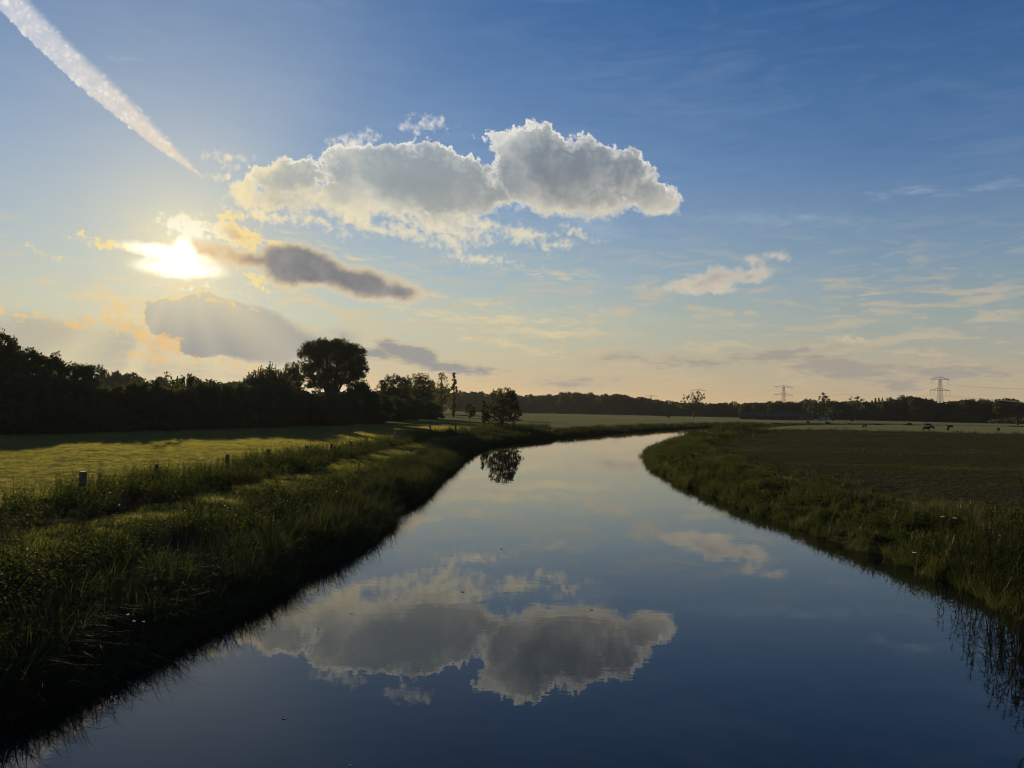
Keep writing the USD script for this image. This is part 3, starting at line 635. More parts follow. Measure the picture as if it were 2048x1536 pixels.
def leaves(rng, centres, radii, per, size, flat=0.8, elong=1.9):
    """Folded leaf sprays scattered round cluster centres."""
    c = np.repeat(np.asarray(centres), per, 0); r = np.repeat(np.asarray(radii), per)
    n = len(c); o = rng.normal(0, 1, (n, 3)); o /= np.linalg.norm(o, axis=1, keepdims=True) + 1e-9
    p = c + o * (r * rng.uniform(0, 1, n) ** 0.45)[:, None] * [1, 1, flat]
    u = o + rng.normal(0, 0.8, (n, 3)); u /= np.linalg.norm(u, axis=1, keepdims=True)
    s = np.cross(u, rng.normal(0, 1, (n, 3))); s /= np.linalg.norm(s, axis=1, keepdims=True) + 1e-9
    k = (size * rng.uniform(0.6, 1.4, n))[:, None]; up = np.cross(u, s) * k * 0.18
    v = np.stack([p - u * k * elong / 2, p + s * k / 2 + up, p + u * k * elong / 2, p - s * k / 2 + up], 1).reshape(-1, 3)
    b = np.arange(n)[:, None] * 4
    return v, np.vstack([b + [0, 1, 2], b + [0, 2, 3]])

def in_blobs(rng, blobs, n, shell=0.55):
    """Cluster centres: mostly near the surface of a union of ellipsoids (x, y, z, rx, ry, rz)."""
    b = np.asarray(blobs, float); w = (b[:, 3] * b[:, 5] + b[:, 3] * b[:, 4]); w = w / w.sum()
    k = rng.choice(len(b), n, p=w); o = rng.normal(0, 1, (n, 3)); o /= np.linalg.norm(o, axis=1, keepdims=True)
    return b[k, :3] + o * b[k, 3:] * (shell + (1 - shell) * rng.uniform(0, 1, n) ** 0.6)[:, None]

def limbs(rng, base_r, fork, targets, tip=0.03, sides=6, trunk_lean=(0, 0)):
    """A tapered trunk to FORK and limbs bending from it to the targets, each with two side twigs."""
    f = np.array([trunk_lean[0], trunk_lean[1], fork]); lst = [tube([(0, 0, -0.3), (0, 0, 0.25), f * .5 + [0, 0, .1], f], [base_r * 1.5, base_r * 1.05, base_r * .9, base_r * .75], sides)]
    for t in targets:
        t = np.asarray(t, float); st = f * rng.uniform(.75, 1.0); L = np.linalg.norm(t - st)
        m1 = st + (t - st) * .35 + np.array([0, 0, .12 * L]) + rng.normal(0, .04 * L, 3); m2 = st + (t - st) * .7 + np.array([0, 0, .03 * L]) + rng.normal(0, .03 * L, 3)
        r = base_r * rng.uniform(.3, .5)
        lst.append(tube([st, m1, m2, t], [r, r * .7, r * .4, tip], 5, False))
        for q in range(3):
            a = (m1, m2, m2)[q]; e = a + (t - st) * .18 + rng.normal(0, .09 * L, 3)
            lst.append(tube([a, (a + e) / 2 + [0, 0, .05 * L], e], [r * .35, r * .25, tip * .7], 4, False))
    return cat_mesh(lst)

def make_tree(where, rng, blobs, clusters, per, size, rad, base_r, fork, leaf, nl=7, shell=.55, twigs=True):
    c = in_blobs(rng, blobs, clusters, shell)
    c = c[c[:, 2] > 0.1]
    part(where, 'crown', leaves(rng, c, rad * rng.uniform(.6, 1.3, len(c)), per, size), leaf)
    part(where, 'trunk', limbs(rng, base_r, fork, c[rng.choice(len(c), nl)] if twigs else c[:2]), BARK, True)

# kinds of shrubs and trees that are used more than once (class prims; unit: metres)
tr = np.random.default_rng(11)
def dome(rng, w, h, k=9):
    bl = [(0, 0, h * .45, w * .42, w * .42, h * .42)]
    for i in range(k):
        a = rng.uniform(0, 6.28); r = w * rng.uniform(.12, .36); z = h * rng.uniform(.25, .8); q = rng.uniform(.14, .24)
        bl.append((r * math.cos(a), r * math.sin(a), z, w * q, w * q, h * q * rng.uniform(.8, 1.2)))
    return bl
SHRUBS = []
for i in range(5):
    k = kind_of(f'hedge_shrub_{i}'); SHRUBS.append(k)
    make_tree(k, tr, dome(tr, 7, 6) + [(tr.normal(0, 1.2), tr.normal(0, 1.2), .9, 2.2, 2.2, 1.0) for _ in range(3)], 400, 26, .2, .62, .12, 1.2, L_HEDGE, 6)
TREES = []
for i in range(4):                                                           # crown above a trunk, 7 m wide and 10 m high
    k = kind_of(f'hedge_tree_{i}'); TREES.append(k)
    bl = [(x, y, z + 3.6, a, b, c) for x, y, z, a, b, c in dome(tr, 7, 6.4, 11)]
    make_tree(k, tr, bl, 300, 30, .19, .6, .2, 3.5, L_OAK, 9)
WILLOWS = []
for i in range(2):                                                           # feathery top of upright twigs
    k = kind_of(f'willow_{i}'); WILLOWS.append(k)
    c = in_blobs(tr, dome(tr, 7, 6, 10), 260); v, f = leaves(tr, c, .6 * np.ones(len(c)), 24, .15, 1.2, 3.0)
    sp = []
    for j in range(150):
        a, r = tr.uniform(0, 6.28), 3.0 * math.sqrt(tr.uniform()); b = np.array([r * math.cos(a), r * math.sin(a), 6 * (.62 + .3 * (1 - r / 3.2))]); e = b + [.25 * b[0] * .4, .25 * b[1] * .4, tr.uniform(.7, 1.5)]
        t = np.linspace(0, 1, 9)[:, None]; sp.append(leaves(tr, b + (e - b) * t, .09 * np.ones(9), 3, .11, 1, 2.6))
    part(k, 'crown', cat_mesh([(v, f)] + sp), L_WILLOW); part(k, 'trunk', limbs(tr, .16, 1.0, c[:9]), BARK, True)
FARS = []
for i in range(6):                                                           # 12 m wide and 20 m high, coarse: they stand half a kilometre off and more
    k = kind_of(f'far_tree_{i}'); FARS.append(k)
    bl = [(x, y, z + 2, a, b, c) for x, y, z, a, b, c in dome(tr, 12, 18, 14)] + [(0, 0, 3.5, 5, 5, 3.4)] * 2
    make_tree(k, tr, bl, 340, 14, .72, 1.3, .3, 6, L_FAR, 5)

def hedge_z(x, y): return float(ground_z(np.array([x]), np.array([y]))[0]) - .05
EXTENT = {}
def extent(kind):
    """Real width and height of a kind's crown."""
    if kind not in EXTENT:
        v = np.array(UsdGeom.Mesh.Get(stage, kind + '/crown').GetPointsAttr().Get()); lo, hi = np.percentile(v, 1, 0), np.percentile(v, 99.3, 0)
        EXTENT[kind] = ((hi[0] - lo[0] + hi[1] - lo[1]) / 2, hi[2])
    return EXTENT[kind]
def stand(kind, name, label, px, top, dist, width, unit, group=None, cat='tree', rot=None):
    """A copy of KIND whose top is seen at (px, top) and which is width pixels wide, dist metres down the view. unit: the kind's width and height."""
    unit = extent(kind)
    p = at_y(px, top, dist); z = hedge_z(p[0], p[1]); h = (p[2] - z) / unit[1]; w = width / FOC * dist / unit[0]
    return thing(name, label, cat, (p[0], p[1], z), tr.uniform(0, 6.28) if rot is None else rot, (w, w, h), group, None, kind)

# the big oak behind the hedge
o = np.random.default_rng(5)
D = 165; b0 = at_y(660, 800, D); oz = hedge_z(b0[0], b0[1])
oak = thing('oak_tree', 'big broad dark oak with open lower branches rising above the hedge', 'tree', (b0[0], b0[1], oz))
def px_blob(px, py, rx, ry, dy=0.0, deep=1.0):
    p = at_y(px, py, D); s = D / FOC
    return (p[0] - b0[0], dy, p[2] - oz, rx * s, max(rx, ry) * s * deep, ry * s)
OB = [px_blob(662, 706, 46, 26), px_blob(622, 716, 26, 28), px_blob(702, 716, 32, 28), px_blob(640, 700, 30, 20, -2), px_blob(682, 698, 30, 20, 2), px_blob(638, 745, 36, 20, 1), px_blob(688, 748, 38, 20), px_blob(718, 736, 18, 20), px_blob(608, 748, 14, 16), px_blob(655, 766, 32, 13), px_blob(706, 768, 18, 8), px_blob(622, 772, 14, 9)]
c = in_blobs(o, OB + OB[:8], 1300, .4); rr = o.uniform(.45, 1.0, len(c))
part(oak, 'crown', leaves(o, c, rr, 30, .2), L_OAK)
part(oak, 'trunk', limbs(o, .55, 4.2, [np.array(q[:3]) for q in OB] + list(c[o.choice(len(c), 16)]), .04, 8), BARK, True)

# the hedge and the trees in and behind it, left of the river: (px, top, distance, width, kind)
H1 = ('tall dark hedge shrub along the far edge of the left meadow', 'hedge shrubs along the meadow')
front = [(-30, 740, 84, 150), (40, 752, 86, 130), (105, 758, 90, 120), (165, 770, 93, 110), (215, 778, 96, 110), (262, 772, 100, 110), (300, 763, 102, 100), (345, 782, 106, 95), (392, 772, 110, 95), (436, 770, 114, 95), (478, 772, 118, 90),
         (520, 768, 122, 92), (565, 772, 128, 88), (610, 788, 134, 84), (652, 792, 142, 80), (692, 790, 150, 76), (728, 780, 162, 70), (760, 792, 178, 60), (795, 796, 196, 56), (828, 800, 215, 52), (858, 806, 232, 44),
         (10, 800, 80, 110), (75, 806, 84, 100), (140, 812, 88, 96), (200, 815, 92, 90), (325, 808, 101, 90), (420, 812, 110, 84), (545, 815, 122, 76), (640, 818, 138, 66), (740, 815, 165, 58)]
for i, (px, top, dd, w) in enumerate(front):
    sec = 'left end of the hedge' if px < 190 else 'middle of the hedge' if px < 470 else 'stretch of hedge around the foot of the big oak' if px < 705 else 'right end of the hedge towards the poplars'
    lab = ('low dark bush below taller shrubs, ' if i > 20 else 'tall dark hedge shrub, ') + sec
    stand(SHRUBS[i % 5], 'hedge_shrub', lab, px, top, dd, w, (6.6, 6), ('low bushes, ' if i > 20 else 'tall shrubs, ') + sec, 'shrub')
own = [(TREES[0], 'tall dark tree cut off by the left edge of the view', 0, 668, 92, 88, (7, 10)), (TREES[1], 'dark tree with a notched crown beside the tree at the left edge', 34, 706, 94, 50, (7, 10)),
       (TREES[2], 'rounded loose-crowned tree, second skyline bump from the left edge', 90, 704, 97, 74, (7, 10)), (TREES[3], 'low flat-topped round tree right of the loose-crowned one', 172, 730, 100, 68, (7, 10)),
       (WILLOWS[0], 'feathery grey-green willow bush just left of the big oak', 540, 736, 132, 84, (6.6, 7.2)), (WILLOWS[1], 'smaller feathery bush left of the willow bush', 500, 756, 128, 56, (6.6, 7.2)),
       (TREES[1], 'small dark tree tucked against the left side of the big oak', 588, 728, 150, 34, (7, 10)), (SHRUBS[3], 'low spiky shrub peeping out below the right side of the big oak', 722, 766, 168, 46, (6.6, 6)),
       (SHRUBS[0], 'rounded skyline shrub in the middle of the hedge', 378, 756, 122, 60, (6.6, 6)), (TREES[0], 'pale sunlit shrub showing through a gap of the hedge', 368, 775, 124, 40, (7, 10))]
for k, lab, px, top, dd, w, un in own:
    stand(k, 'hedge_tree' if k in TREES else 'willow_bush' if k in WILLOWS else 'round_tree', lab, px, top, dd, w, un)
for i, (px, top) in enumerate([(212, 745), (232, 746), (252, 749), (274, 757), (318, 758), (345, 761), (398, 758), (424, 764), (452, 766)]):
    stand(FARS[i % 6], 'wood_tree', 'hazy rounded tree on the rise behind the left hedge', px, top, 300 + 12 * (i % 4), 34 + 5 * (i % 3), (11.4, 19.5), 'trees on the rise behind the left hedge')

# airy poplars at the end of the hedge
pr = np.random.default_rng(8)
def poplar(name, label, px, top, dist, width, gaps, low=.25):
    p = at_y(px, top, dist); z = hedge_z(p[0], p[1]); h = p[2] - z; w = width / FOC * dist
    t = thing(name, label, 'tree', (p[0], p[1], z))
    n = 70; zz = h * (low + (1 - low) * pr.uniform(0, 1, n)); r = w / 2 * np.clip(np.sin(np.pi * np.clip((zz / h - low) / (1 - low), 0.03, .97)) ** .6, .2, 1) * pr.uniform(.1, 1, n); a = pr.uniform(0, 6.28, n)
    c = np.stack([r * np.cos(a), r * np.sin(a), zz], 1)
    part(t, 'crown', leaves(pr, c, np.full(n, w * .13 + .25), gaps, .3), L_POPLAR)
    part(t, 'trunk', cat_mesh([tube([(0, 0, -.3), (0, 0, h * .5), (0, 0, h * .97)], [.3, .2, .04], 6)] + [tube([(0, 0, q[2] - .12 * h), q], [.07, .03], 4, False) for q in c[::3]]), BARK, True)
poplar('poplar_tree', 'airy see-through poplar between the round trees and the slim spire', 884, 747, 300, 36, 30, .06)
poplar('poplar_tree', 'slim spire-shaped poplar standing last in the row', 909, 742, 300, 14, 26, .04)

# trees by the bend of the river
bu = np.random.default_rng(21)
D = 146; p = at_y(1006, 772, D); z = hedge_z(p[0], p[1]); h = p[2] - z
t = thing('bush_tree', 'large cone-shaped dark bush on the river bend, mirrored in the water', 'tree', (p[0], p[1], z))
bl = [(0, 0, h * .3, 3.4, 3.2, h * .28), (0.1, 0, h * .55, 3.1, 3, h * .24), (.2, 0, h * .78, 2.1, 2, h * .2), (-1.9, 0, h * .3, 2.0, 1.8, h * .24), (2.2, 0, h * .42, 1.7, 1.8, h * .2), (1.2, 0, h * .7, 1.6, 1.5, h * .16), (-1.0, 0, h * .66, 1.5, 1.5, h * .15)]
c = in_blobs(bu, bl, 230, .5)
spk = []
for j in range(150):
    a, e = bu.uniform(0, 6.28), bu.uniform(-.1, 1.2); zz = h * bu.uniform(.15, .86); r = 3.5 * math.sin(math.pi * min(.9, max(.2, 1 - zz / h * .85)) * .62) * .82
    q = np.array([r * math.cos(a), r * math.sin(a), zz]); dr = np.array([math.cos(a) * math.cos(e), math.sin(a) * math.cos(e), math.sin(e) + .25]); L = bu.uniform(.4, 1.0)
    tt = np.linspace(0, 1, 8)[:, None]; spk.append(leaves(bu, q + dr * L * tt, .1 * np.ones(8), 3, .14, 1, 2.2))
part(t, 'crown', cat_mesh([leaves(bu, c, .5 * bu.uniform(.6, 1.3, len(c)), 26, .17)] + spk), L_HEDGE)
part(t, 'trunk', limbs(bu, .18, 1.0, c[:14]), BARK, True)
def small_tree(label, px, top, dist, w, trunk_h, kindname='young_tree', n=60, size=.14, tall=False):
    p = at_y(px, top, dist); z = hedge_z(p[0], p[1]); h = p[2] - z; W = w / FOC * dist
    t = thing(kindname, label, 'tree', (p[0], p[1], z))
    bl = [(0, 0, h * (trunk_h + 1) / 2, W * .42, W * .42, h * (1 - trunk_h) / 2)] + [(bu.uniform(-.25, .25) * W, bu.uniform(-.2, .2) * W, h * bu.uniform(trunk_h + .15, .85), W * .26, W * .26, h * .14) for _ in range(4)]
    make_tree(t, bu, bl, n, 20, size, W * .12, .06, h * trunk_h + .2, L_HEDGE, 6)
small_tree('small round tree on a thin trunk in the field left of the river bush', 940, 807, 152, 22, .42)
small_tree('thin spire of a young tree against the left side of the river bush', 968, 799, 147, 13, .12)
small_tree('lone dark low bush out on the far field beyond the river', 1337, 825, 420, 9, .05, 'field_bush', 30, .3)

# the far wood behind the bend, and the wood along the right-hand skyline
SKY1 = np.array([(905, 783), (960, 786), (1050, 791), (1100, 789), (1150, 785), (1165, 788), (1200, 789), (1245, 790), (1262, 794), (1300, 797), (1338, 805), (1350, 808), (1362, 806), (1420, 809), (1445, 806), (1470, 805), (1486, 808)], float)
SKY2 = np.array([(1490, 806), (1545, 804), (1595, 804), (1610, 802), (1680, 804), (1720, 803), (1766, 806), (1782, 797), (1800, 795), (1832, 795), (1858, 803), (1905, 804), (1932, 800), (1975, 800), (1990, 807), (2010, 798), (2035, 803), (2060, 800), (2110, 796), (2180, 800)], float)
px = 912
i = 0
while px < 1486:
    stand(FARS[i % 6], 'far_tree', 'dark tree in the front of the far wood behind the river bend', px, np.interp(px, SKY1[:, 0], SKY1[:, 1]) + tr.uniform(-1, 2.0), 760 + tr.uniform(-40, 50), tr.uniform(20, 30), (11.4, 19.5), 'trees of the far wood behind the bend')
    px += tr.uniform(9, 15); i += 1
px = 1494
while px < 2170:
    stand(FARS[i % 6], 'skyline_tree', 'dark round tree in the front of the wood along the right skyline', px, np.interp(px, SKY2[:, 0], SKY2[:, 1]) + tr.uniform(-1, 2.0), 690 + tr.uniform(-30, 40), tr.uniform(24, 38), (11.4, 19.5), 'trees of the wood along the right skyline')
    px += tr.uniform(10, 17); i += 1
def wood(name, label, spots):
    pi = UsdGeom.PointInstancer.Define(stage, '/World/' + numbered(name)); P = pi.GetPrim(); keys(P, label, 'wood', None, 'stuff')
    r = np.random.default_rng(33)
    for j in range(3):
        bl = [(x, y, z + 1, a, b, c) for x, y, z, a, b, c in dome(r, 12, 18, 12)]
        q = usdkit.mesh(stage, f'{P.GetPath()}/wood_crown_{j}', leaves(r, in_blobs(r, bl, 150), np.full(150, 1.4), 12, .85), L_FAR); pi.CreatePrototypesRel().AddTarget(q.GetPath())
    n = len(spots); s = np.array(spots)
    pi.CreateProtoIndicesAttr(Vt.IntArray.FromNumpy((np.arange(n) % 3).astype(np.int32))); pi.CreatePositionsAttr(Vt.Vec3fArray.FromNumpy(s[:, :3].astype(np.float32)))
    yw = r.uniform(0, 3.14, n); pi.CreateOrientationsAttr(Vt.QuathArray([Gf.Quath(float(math.cos(a)), 0, 0, float(math.sin(a))) for a in yw]))
    pi.CreateScalesAttr(Vt.Vec3fArray.FromNumpy(np.stack([s[:, 3] / 19, s[:, 3] / 19, s[:, 3] / 19], 1).astype(np.float32)))
sp = []
for line, d0 in ((SKY1, 800), (SKY2, 730)):
    for row in range(3):
        for px in np.arange(line[0, 0], line[-1, 0], 11.0):
            dd = d0 + row * 30 + tr.uniform(-12, 12); q = at_y(px + tr.uniform(-5, 5), np.interp(px, line[:, 0], line[:, 1]) + tr.uniform(1, 4), dd); sp.append((q[0], q[1], -.3, q[2] + .3))
for px in np.arange(-60, 900, 16.0):                                          # woods seen through the gaps of the hedge
    q = at_y(px, 772 + 8 * math.sin(px / 90), 420 + tr.uniform(-20, 20)); sp.append((q[0], q[1], -.3, max(8.0, q[2])))
wood('far_woods', 'dark mass of woods filling in behind the trees of the horizon', sp)

# single trees that stand out of the right-hand skyline
o2 = np.random.default_rng(14)
def open_tree(label, px, top, dist, blobs_px, clusters, size, name='skyline_oak', per=12, rad=3.0, leaf=None):
    p = at_y(px, top, dist); z = hedge_z(p[0], p[1]); t = thing(name, label, 'tree', (p[0], p[1], z)); s = dist / FOC
    bl = []
    for bx, by, rx, ry in blobs_px:
        q = at_y(bx, by, dist); bl.append((q[0] - p[0], o2.uniform(-2, 2), q[2] - z, rx * s, rx * s, ry * s))
    c = in_blobs(o2, bl, clusters, .45)
    part(t, 'crown', leaves(o2, c, np.full(len(c), rad * s), per, size), leaf or L_FAR)
    part(t, 'trunk', limbs(o2, .6, 6 if dist < 600 else 7, [np.array(b[:3]) for b in bl] * 2, .12), BARK, True)
open_tree('smooth dark dome-shaped tree right of the big oak', 788, 747, 226, [(788, 776, 31, 28), (776, 782, 22, 24), (802, 780, 24, 26), (788, 800, 32, 24), (770, 806, 20, 18), (806, 806, 22, 20)], 520, .26, 'round_tree', 22, 5.0, L_HEDGE)
open_tree('broad grey-green round tree behind the dark dome-shaped one', 836, 744, 244, [(828, 774, 26, 29), (846, 776, 22, 29), (858, 786, 14, 26), (836, 796, 32, 26), (850, 812, 20, 18), (822, 812, 20, 16)], 460, .28, 'round_tree', 20, 5.0, L_WILLOW)
open_tree('open-crowned lone tree with gaps, left of the long barn', 1388, 784, 560, [(1372, 793, 8, 5), (1384, 788, 9, 4), (1398, 787, 10, 4), (1394, 796, 10, 6), (1366, 801, 6, 5), (1406, 796, 5, 4), (1388, 800, 9, 6), (1388, 810, 20, 6), (1410, 810, 16, 5), (1370, 812, 16, 6)], 170, .5, rad=2.2)
open_tree('tall dark spiky-topped tree right of the long barn', 1646, 784, 560, [(1646, 790, 6, 6), (1645, 798, 11, 6), (1646, 808, 13, 7), (1648, 818, 14, 8), (1646, 826, 14, 6)], 90, .6)
open_tree('round dark tree between the barn and the spiky-topped tree', 1620, 797, 570, [(1620, 804, 12, 7), (1618, 813, 15, 7), (1622, 822, 16, 7)], 70, .6)
open_tree('wispy tree with bare arching boughs above the right skyline', 1710, 793, 640, [(1704, 797, 7, 2.5), (1715, 795, 7, 2), (1722, 800, 4, 2), (1708, 806, 12, 4)], 34, .5)
open_tree('low grey-green bush in front of the wood beside the spiky-topped tree', 1666, 814, 520, [(1666, 821, 12, 7), (1660, 826, 9, 5), (1674, 826, 9, 5)], 60, .45, 'field_bush')
open_tree('flat dark copse at the right edge where the pasture meets the wood', 2035, 836, 480, [(2000, 842, 18, 3), (2030, 840, 20, 4), (2062, 839, 22, 5)], 60, .5, 'field_bush')
for k, (px, top) in enumerate([(1744, 799), (1751, 796), (1758, 795.5), (1765, 796)]):
    poplar('skyline_poplar', ['leftmost and shortest', 'second from left', 'third from left', 'rightmost'][k] + ' of the four thin poplars in a row on the right skyline', px, top, 660, 6.5, 26, .1)
# ------------------------------------------------------------------ the evening air
HAZE = usdkit.material(stage, '/World/Looks/haze', {'v': ('principled_volume', {'density': 0.000013, 'color': (.80, .86, .95), 'anisotropy': 0.5})}, volume='v.volume')
keys(usdkit.mesh(stage, '/World/haze', box((-3000, -80, -5.5), (3000, 4000, 52)), HAZE).GetPrim(), 'thin evening haze over the fields', 'haze', None, 'stuff')

# ------------------------------------------------------------------ pylons and wires
STEEL = mat('galvanised_steel', (.24, .25, .26), 0.55, (.18, .19, .2), 0.5, 0.4)
GLASSY = mat('insulator', (.12, .10, .09), 0.4)
def strut(a, b, r): return tube([a, b], [r, r], 4, False)
def lattice(w0, w1, z0, z1, n, r, rb):
    """Four legs narrowing from w0 to w1 with cross braces."""
    out = []
    zs = z0 + (z1 - z0) * (1 - (1 - np.linspace(0, 1, n + 1)) ** 1.25) if n > 2 else np.linspace(z0, z1, n + 1)
    wd = lambda z: (w0 + (w1 - w0) * (z - z0) / (z1 - z0)) / 2
    cs = [(-1, -1), (1, -1), (1, 1), (-1, 1)]
    for sx, sy in cs: out.append(strut((sx * w0 / 2, sy * w0 / 2, z0), (sx * w1 / 2, sy * w1 / 2, z1), r))
    for a, b in zip(zs[:-1], zs[1:]):
        for k in range(4):
            (x0, y0), (x1, y1) = cs[k], cs[(k + 1) % 4]
            out.append(strut((x0 * wd(a), y0 * wd(a), a), (x1 * wd(b), y1 * wd(b), b), rb)); out.append(strut((x1 * wd(a), y1 * wd(a), a), (x0 * wd(b), y0 * wd(b), b), rb))
            out.append(strut((x0 * wd(b), y0 * wd(b), b), (x1 * wd(b), y1 * wd(b), b), rb))
    return out
PY = kind_of('pylon')
part(PY, 'tower', cat_mesh(lattice(7.5, 3.6, 0, 22, 5, .16, .085) + lattice(3.6, 2.0, 22, 40, 6, .13, .075) + [strut((sx, sy, 40), (0, 0, 43.2), .1) for sx in (-1, 1) for sy in (-1, 1)]), STEEL)
ARM = {40.0: 14.0, 29.6: 13.8}
for zt, half in ARM.items():
    rise = 2.4 if zt > 35 else 2.2
    for s in (-1, 1):
        o_ = []
        for y in (-.9, .9): o_ += [strut((s * 1.0, y, zt), (s * half, 0, zt - .1), .12), strut((s * 1.0, y, zt + rise), (s * half, 0, zt), .1)]
        for t in np.linspace(.15, .9, 6):
            x = s * (1 + (half - 1) * t); y = .9 * (1 - t); zz = zt + rise * (1 - t)
            o_ += [strut((x, -y, zt), (x, -y, zz), .06), strut((x, y, zt), (x, y, zz), .06), strut((x, -y, zt), (x, y, zt), .06), strut((x, y, zt), (s * (1 + (half - 1) * max(0, t - .15)), -.9 * (1 - max(0, t - .15)), zt), .05)]
        part(PY, 'crossarm', cat_mesh(o_), STEEL)
HOOKS = [(s * x, z) for z, xs in ((40.0, (10.8,)), (29.6, (13.2, 8.2))) for x in xs for s in (-1, 1)]
for x, z in HOOKS:
    st = [strut((x, 0, z), (x, 0, z - .5), .05)] + [tube([(x, 0, z - .5 - q * .32), (x, 0, z - .62 - q * .32)], [.17, .17], 6) for q in range(12)] + [strut((x, 0, z - .5), (x, 0, z - 4.4), .06)]
    part(PY, 'insulator', cat_mesh(st), GLASSY)
PYL = []
for px, dist, lab in ((1880, 720, 'tall lattice pylon standing in front of the right-hand wood'), (1567, 1000, 'lattice pylon rising above the trees behind the long barn'), (1396, 1285, 'faint pylon whose top shows above the open-crowned lone tree'), (1302, 1640, 'faintest and farthest pylon just clearing the far wood')):
    q = at_y(px, 830, dist); PYL.append((q[0], q[1]))
PYL.insert(0, (2 * PYL[0][0] - PYL[1][0] + 8, 2 * PYL[0][1] - PYL[1][1]))
labs = ['nearest lattice pylon, carrying the wires out past the right edge of the view', 'tall lattice pylon standing in front of the right-hand wood', 'lattice pylon rising above the trees behind the long barn', 'faint pylon whose top shows above the open-crowned lone tree', 'faintest and farthest pylon just clearing the far wood']
dirs = []
for i, (x, y) in enumerate(PYL):
    a, b = PYL[max(0, i - 1)], PYL[min(len(PYL) - 1, i + 1)]; th = math.atan2(b[1] - a[1], b[0] - a[0]) - math.pi / 2; dirs.append(th)
    thing('power_pylon', labs[i], 'pylon', (x, y, -.2), th + (0.22 if i == 1 else 0.0), (1, 1, [1.0, 1.0, .99, 1.02, .93][i]), None, None, PY)
for k, (hx, hz) in enumerate(HOOKS):
    pts = []
    for i in range(len(PYL) - 1):
        e = [np.array([PYL[j][0] + hx * math.cos(dirs[j]), PYL[j][1] + hx * math.sin(dirs[j]), (hz - 4.4) * [1, 1, .99, 1.02, .93][j] - .2]) for j in (i, i + 1)]
        t = np.linspace(0, 1, 13)[:-1 if i < len(PYL) - 2 else None][:, None]
        q = e[0] + (e[1] - e[0]) * t; q[:, 2] -= 4 * 7.5 * (t * (1 - t))[:, 0]; pts.append(q)
    w = UsdGeom.Mesh(usdkit.mesh(stage, '/World/' + numbered('power_line'), tube(np.vstack(pts), .045, 4), STEEL).GetPrim()).GetPrim()
    keys(w, 'thin sagging power line strung between the arms of the pylons', 'power line', 'power lines between the pylons')

# ------------------------------------------------------------------ barn and farm
WALL = mat('barn_cladding', (.03, .03, .032), 0.9, (.024, .024, .026), 0.4, .05)
ROOF = mat('barn_roof', (.050, .044, .036), 0.95, (.042, .037, .03), 0.3, .0)
DOORM = mat('dark_doors', (.03, .03, .035), 0.7)
BRICK = mat('farm_brick', (.09, .06, .05), 0.9, (.07, .05, .042), 1.5, .1)
TILE = mat('roof_tiles', (.06, .05, .045), 0.9, (.045, .04, .036), 1.2, .1)
PALE = mat('pale_render', (.22, .22, .22), 0.85)
def gable(L, W, h, r, over=.5, th=.18):
    """(walls, roof left, roof right) of a gabled building along x."""
    a, b = L / 2, W / 2
    v = np.array([(-a, -b, -.3), (a, -b, -.3), (a, b, -.3), (-a, b, -.3), (-a, -b, h), (a, -b, h), (a, b, h), (-a, b, h), (-a, 0, h + r), (a, 0, h + r)], float)
    f = np.array([(0, 1, 5), (0, 5, 4), (2, 3, 7), (2, 7, 6), (1, 2, 6), (1, 6, 5), (3, 0, 4), (3, 4, 7), (4, 8, 7), (5, 6, 9), (4, 5, 9), (4, 9, 8), (7, 8, 9), (7, 9, 6)])
    roofs = []
    for s in (-1, 1):
        e = np.array([0, s * (b + over), h - over * r / b]); t = np.array([0, 0, h + r + .02]); n = np.array([0, 0, th])
        c = [t, e, e + n, t + n]; vv = np.array([q + [x, 0, .03] for x in (-a - over, a + over) for q in c])
        ff = np.array([(0, 1, 2), (0, 2, 3), (4, 6, 5), (4, 7, 6), (0, 4, 5), (0, 5, 1), (1, 5, 6), (1, 6, 2), (2, 6, 7), (2, 7, 3), (3, 7, 4), (3, 4, 0)]); roofs.append((vv, ff))
    return (v, f), roofs
q = at_y(1539, 832, 520); L = 110 / FOC * 520
bn = thing('long_barn', 'long low dark barn with a pale roof in front of the right-hand trees', 'barn', (q[0], q[1], 0), math.radians(-21))
w, rf = gable(L, 13, 3.3, 1.9)
part(bn, 'wall', w, WALL)
for r_ in rf: part(bn, 'roof', r_, ROOF)
for k in range(7):
    x = -L / 2 + 3 + k * (L - 6) / 6
    part(bn, 'door' if k % 3 == 1 else 'window', box((x - 1.6, -6.56, 0 if k % 3 == 1 else 1.3), (x + 1.6, -6.47, 2.9 if k % 3 == 1 else 2.6)), DOORM)
part(bn, 'gutter', tube([(-L / 2 - .4, -7.12, 2.95), (L / 2 + .4, -7.12, 2.95)], [.09, .09], 6), PALE)
q = at_y(1612, 833, 540)
fh = thing('farmhouse', 'farmhouse with a steep tiled gable half hidden right of the barn', 'house', (q[0], q[1], 0), math.radians(62))
w, rf = gable(11, 9, 2.6, 4.4)
part(fh, 'wall', w, BRICK)
for r_ in rf: part(fh, 'roof', r_, TILE)
part(fh, 'chimney', box((2.5, -.4, 5.4), (3.3, .4, 8.1)), BRICK)
for k in (-2.6, 0, 2.6): part(fh, 'window', box((k - .5, -4.57, .8), (k + .5, -4.48, 2.1)), DOORM)
q = at_y(1648, 833, 535)
sh = thing('farm_shed', 'tiny pale shed at the foot of the spiky-topped tree', 'shed', (q[0], q[1], 0), math.radians(15))
w, rf = gable(6, 4.5, 2.4, 1.2, .3); part(sh, 'wall', w, PALE)
for r_ in rf: part(sh, 'roof', r_, TILE)
part(sh, 'door', box((-.6, -2.32, 0), (.6, -2.23, 2.0)), DOORM)

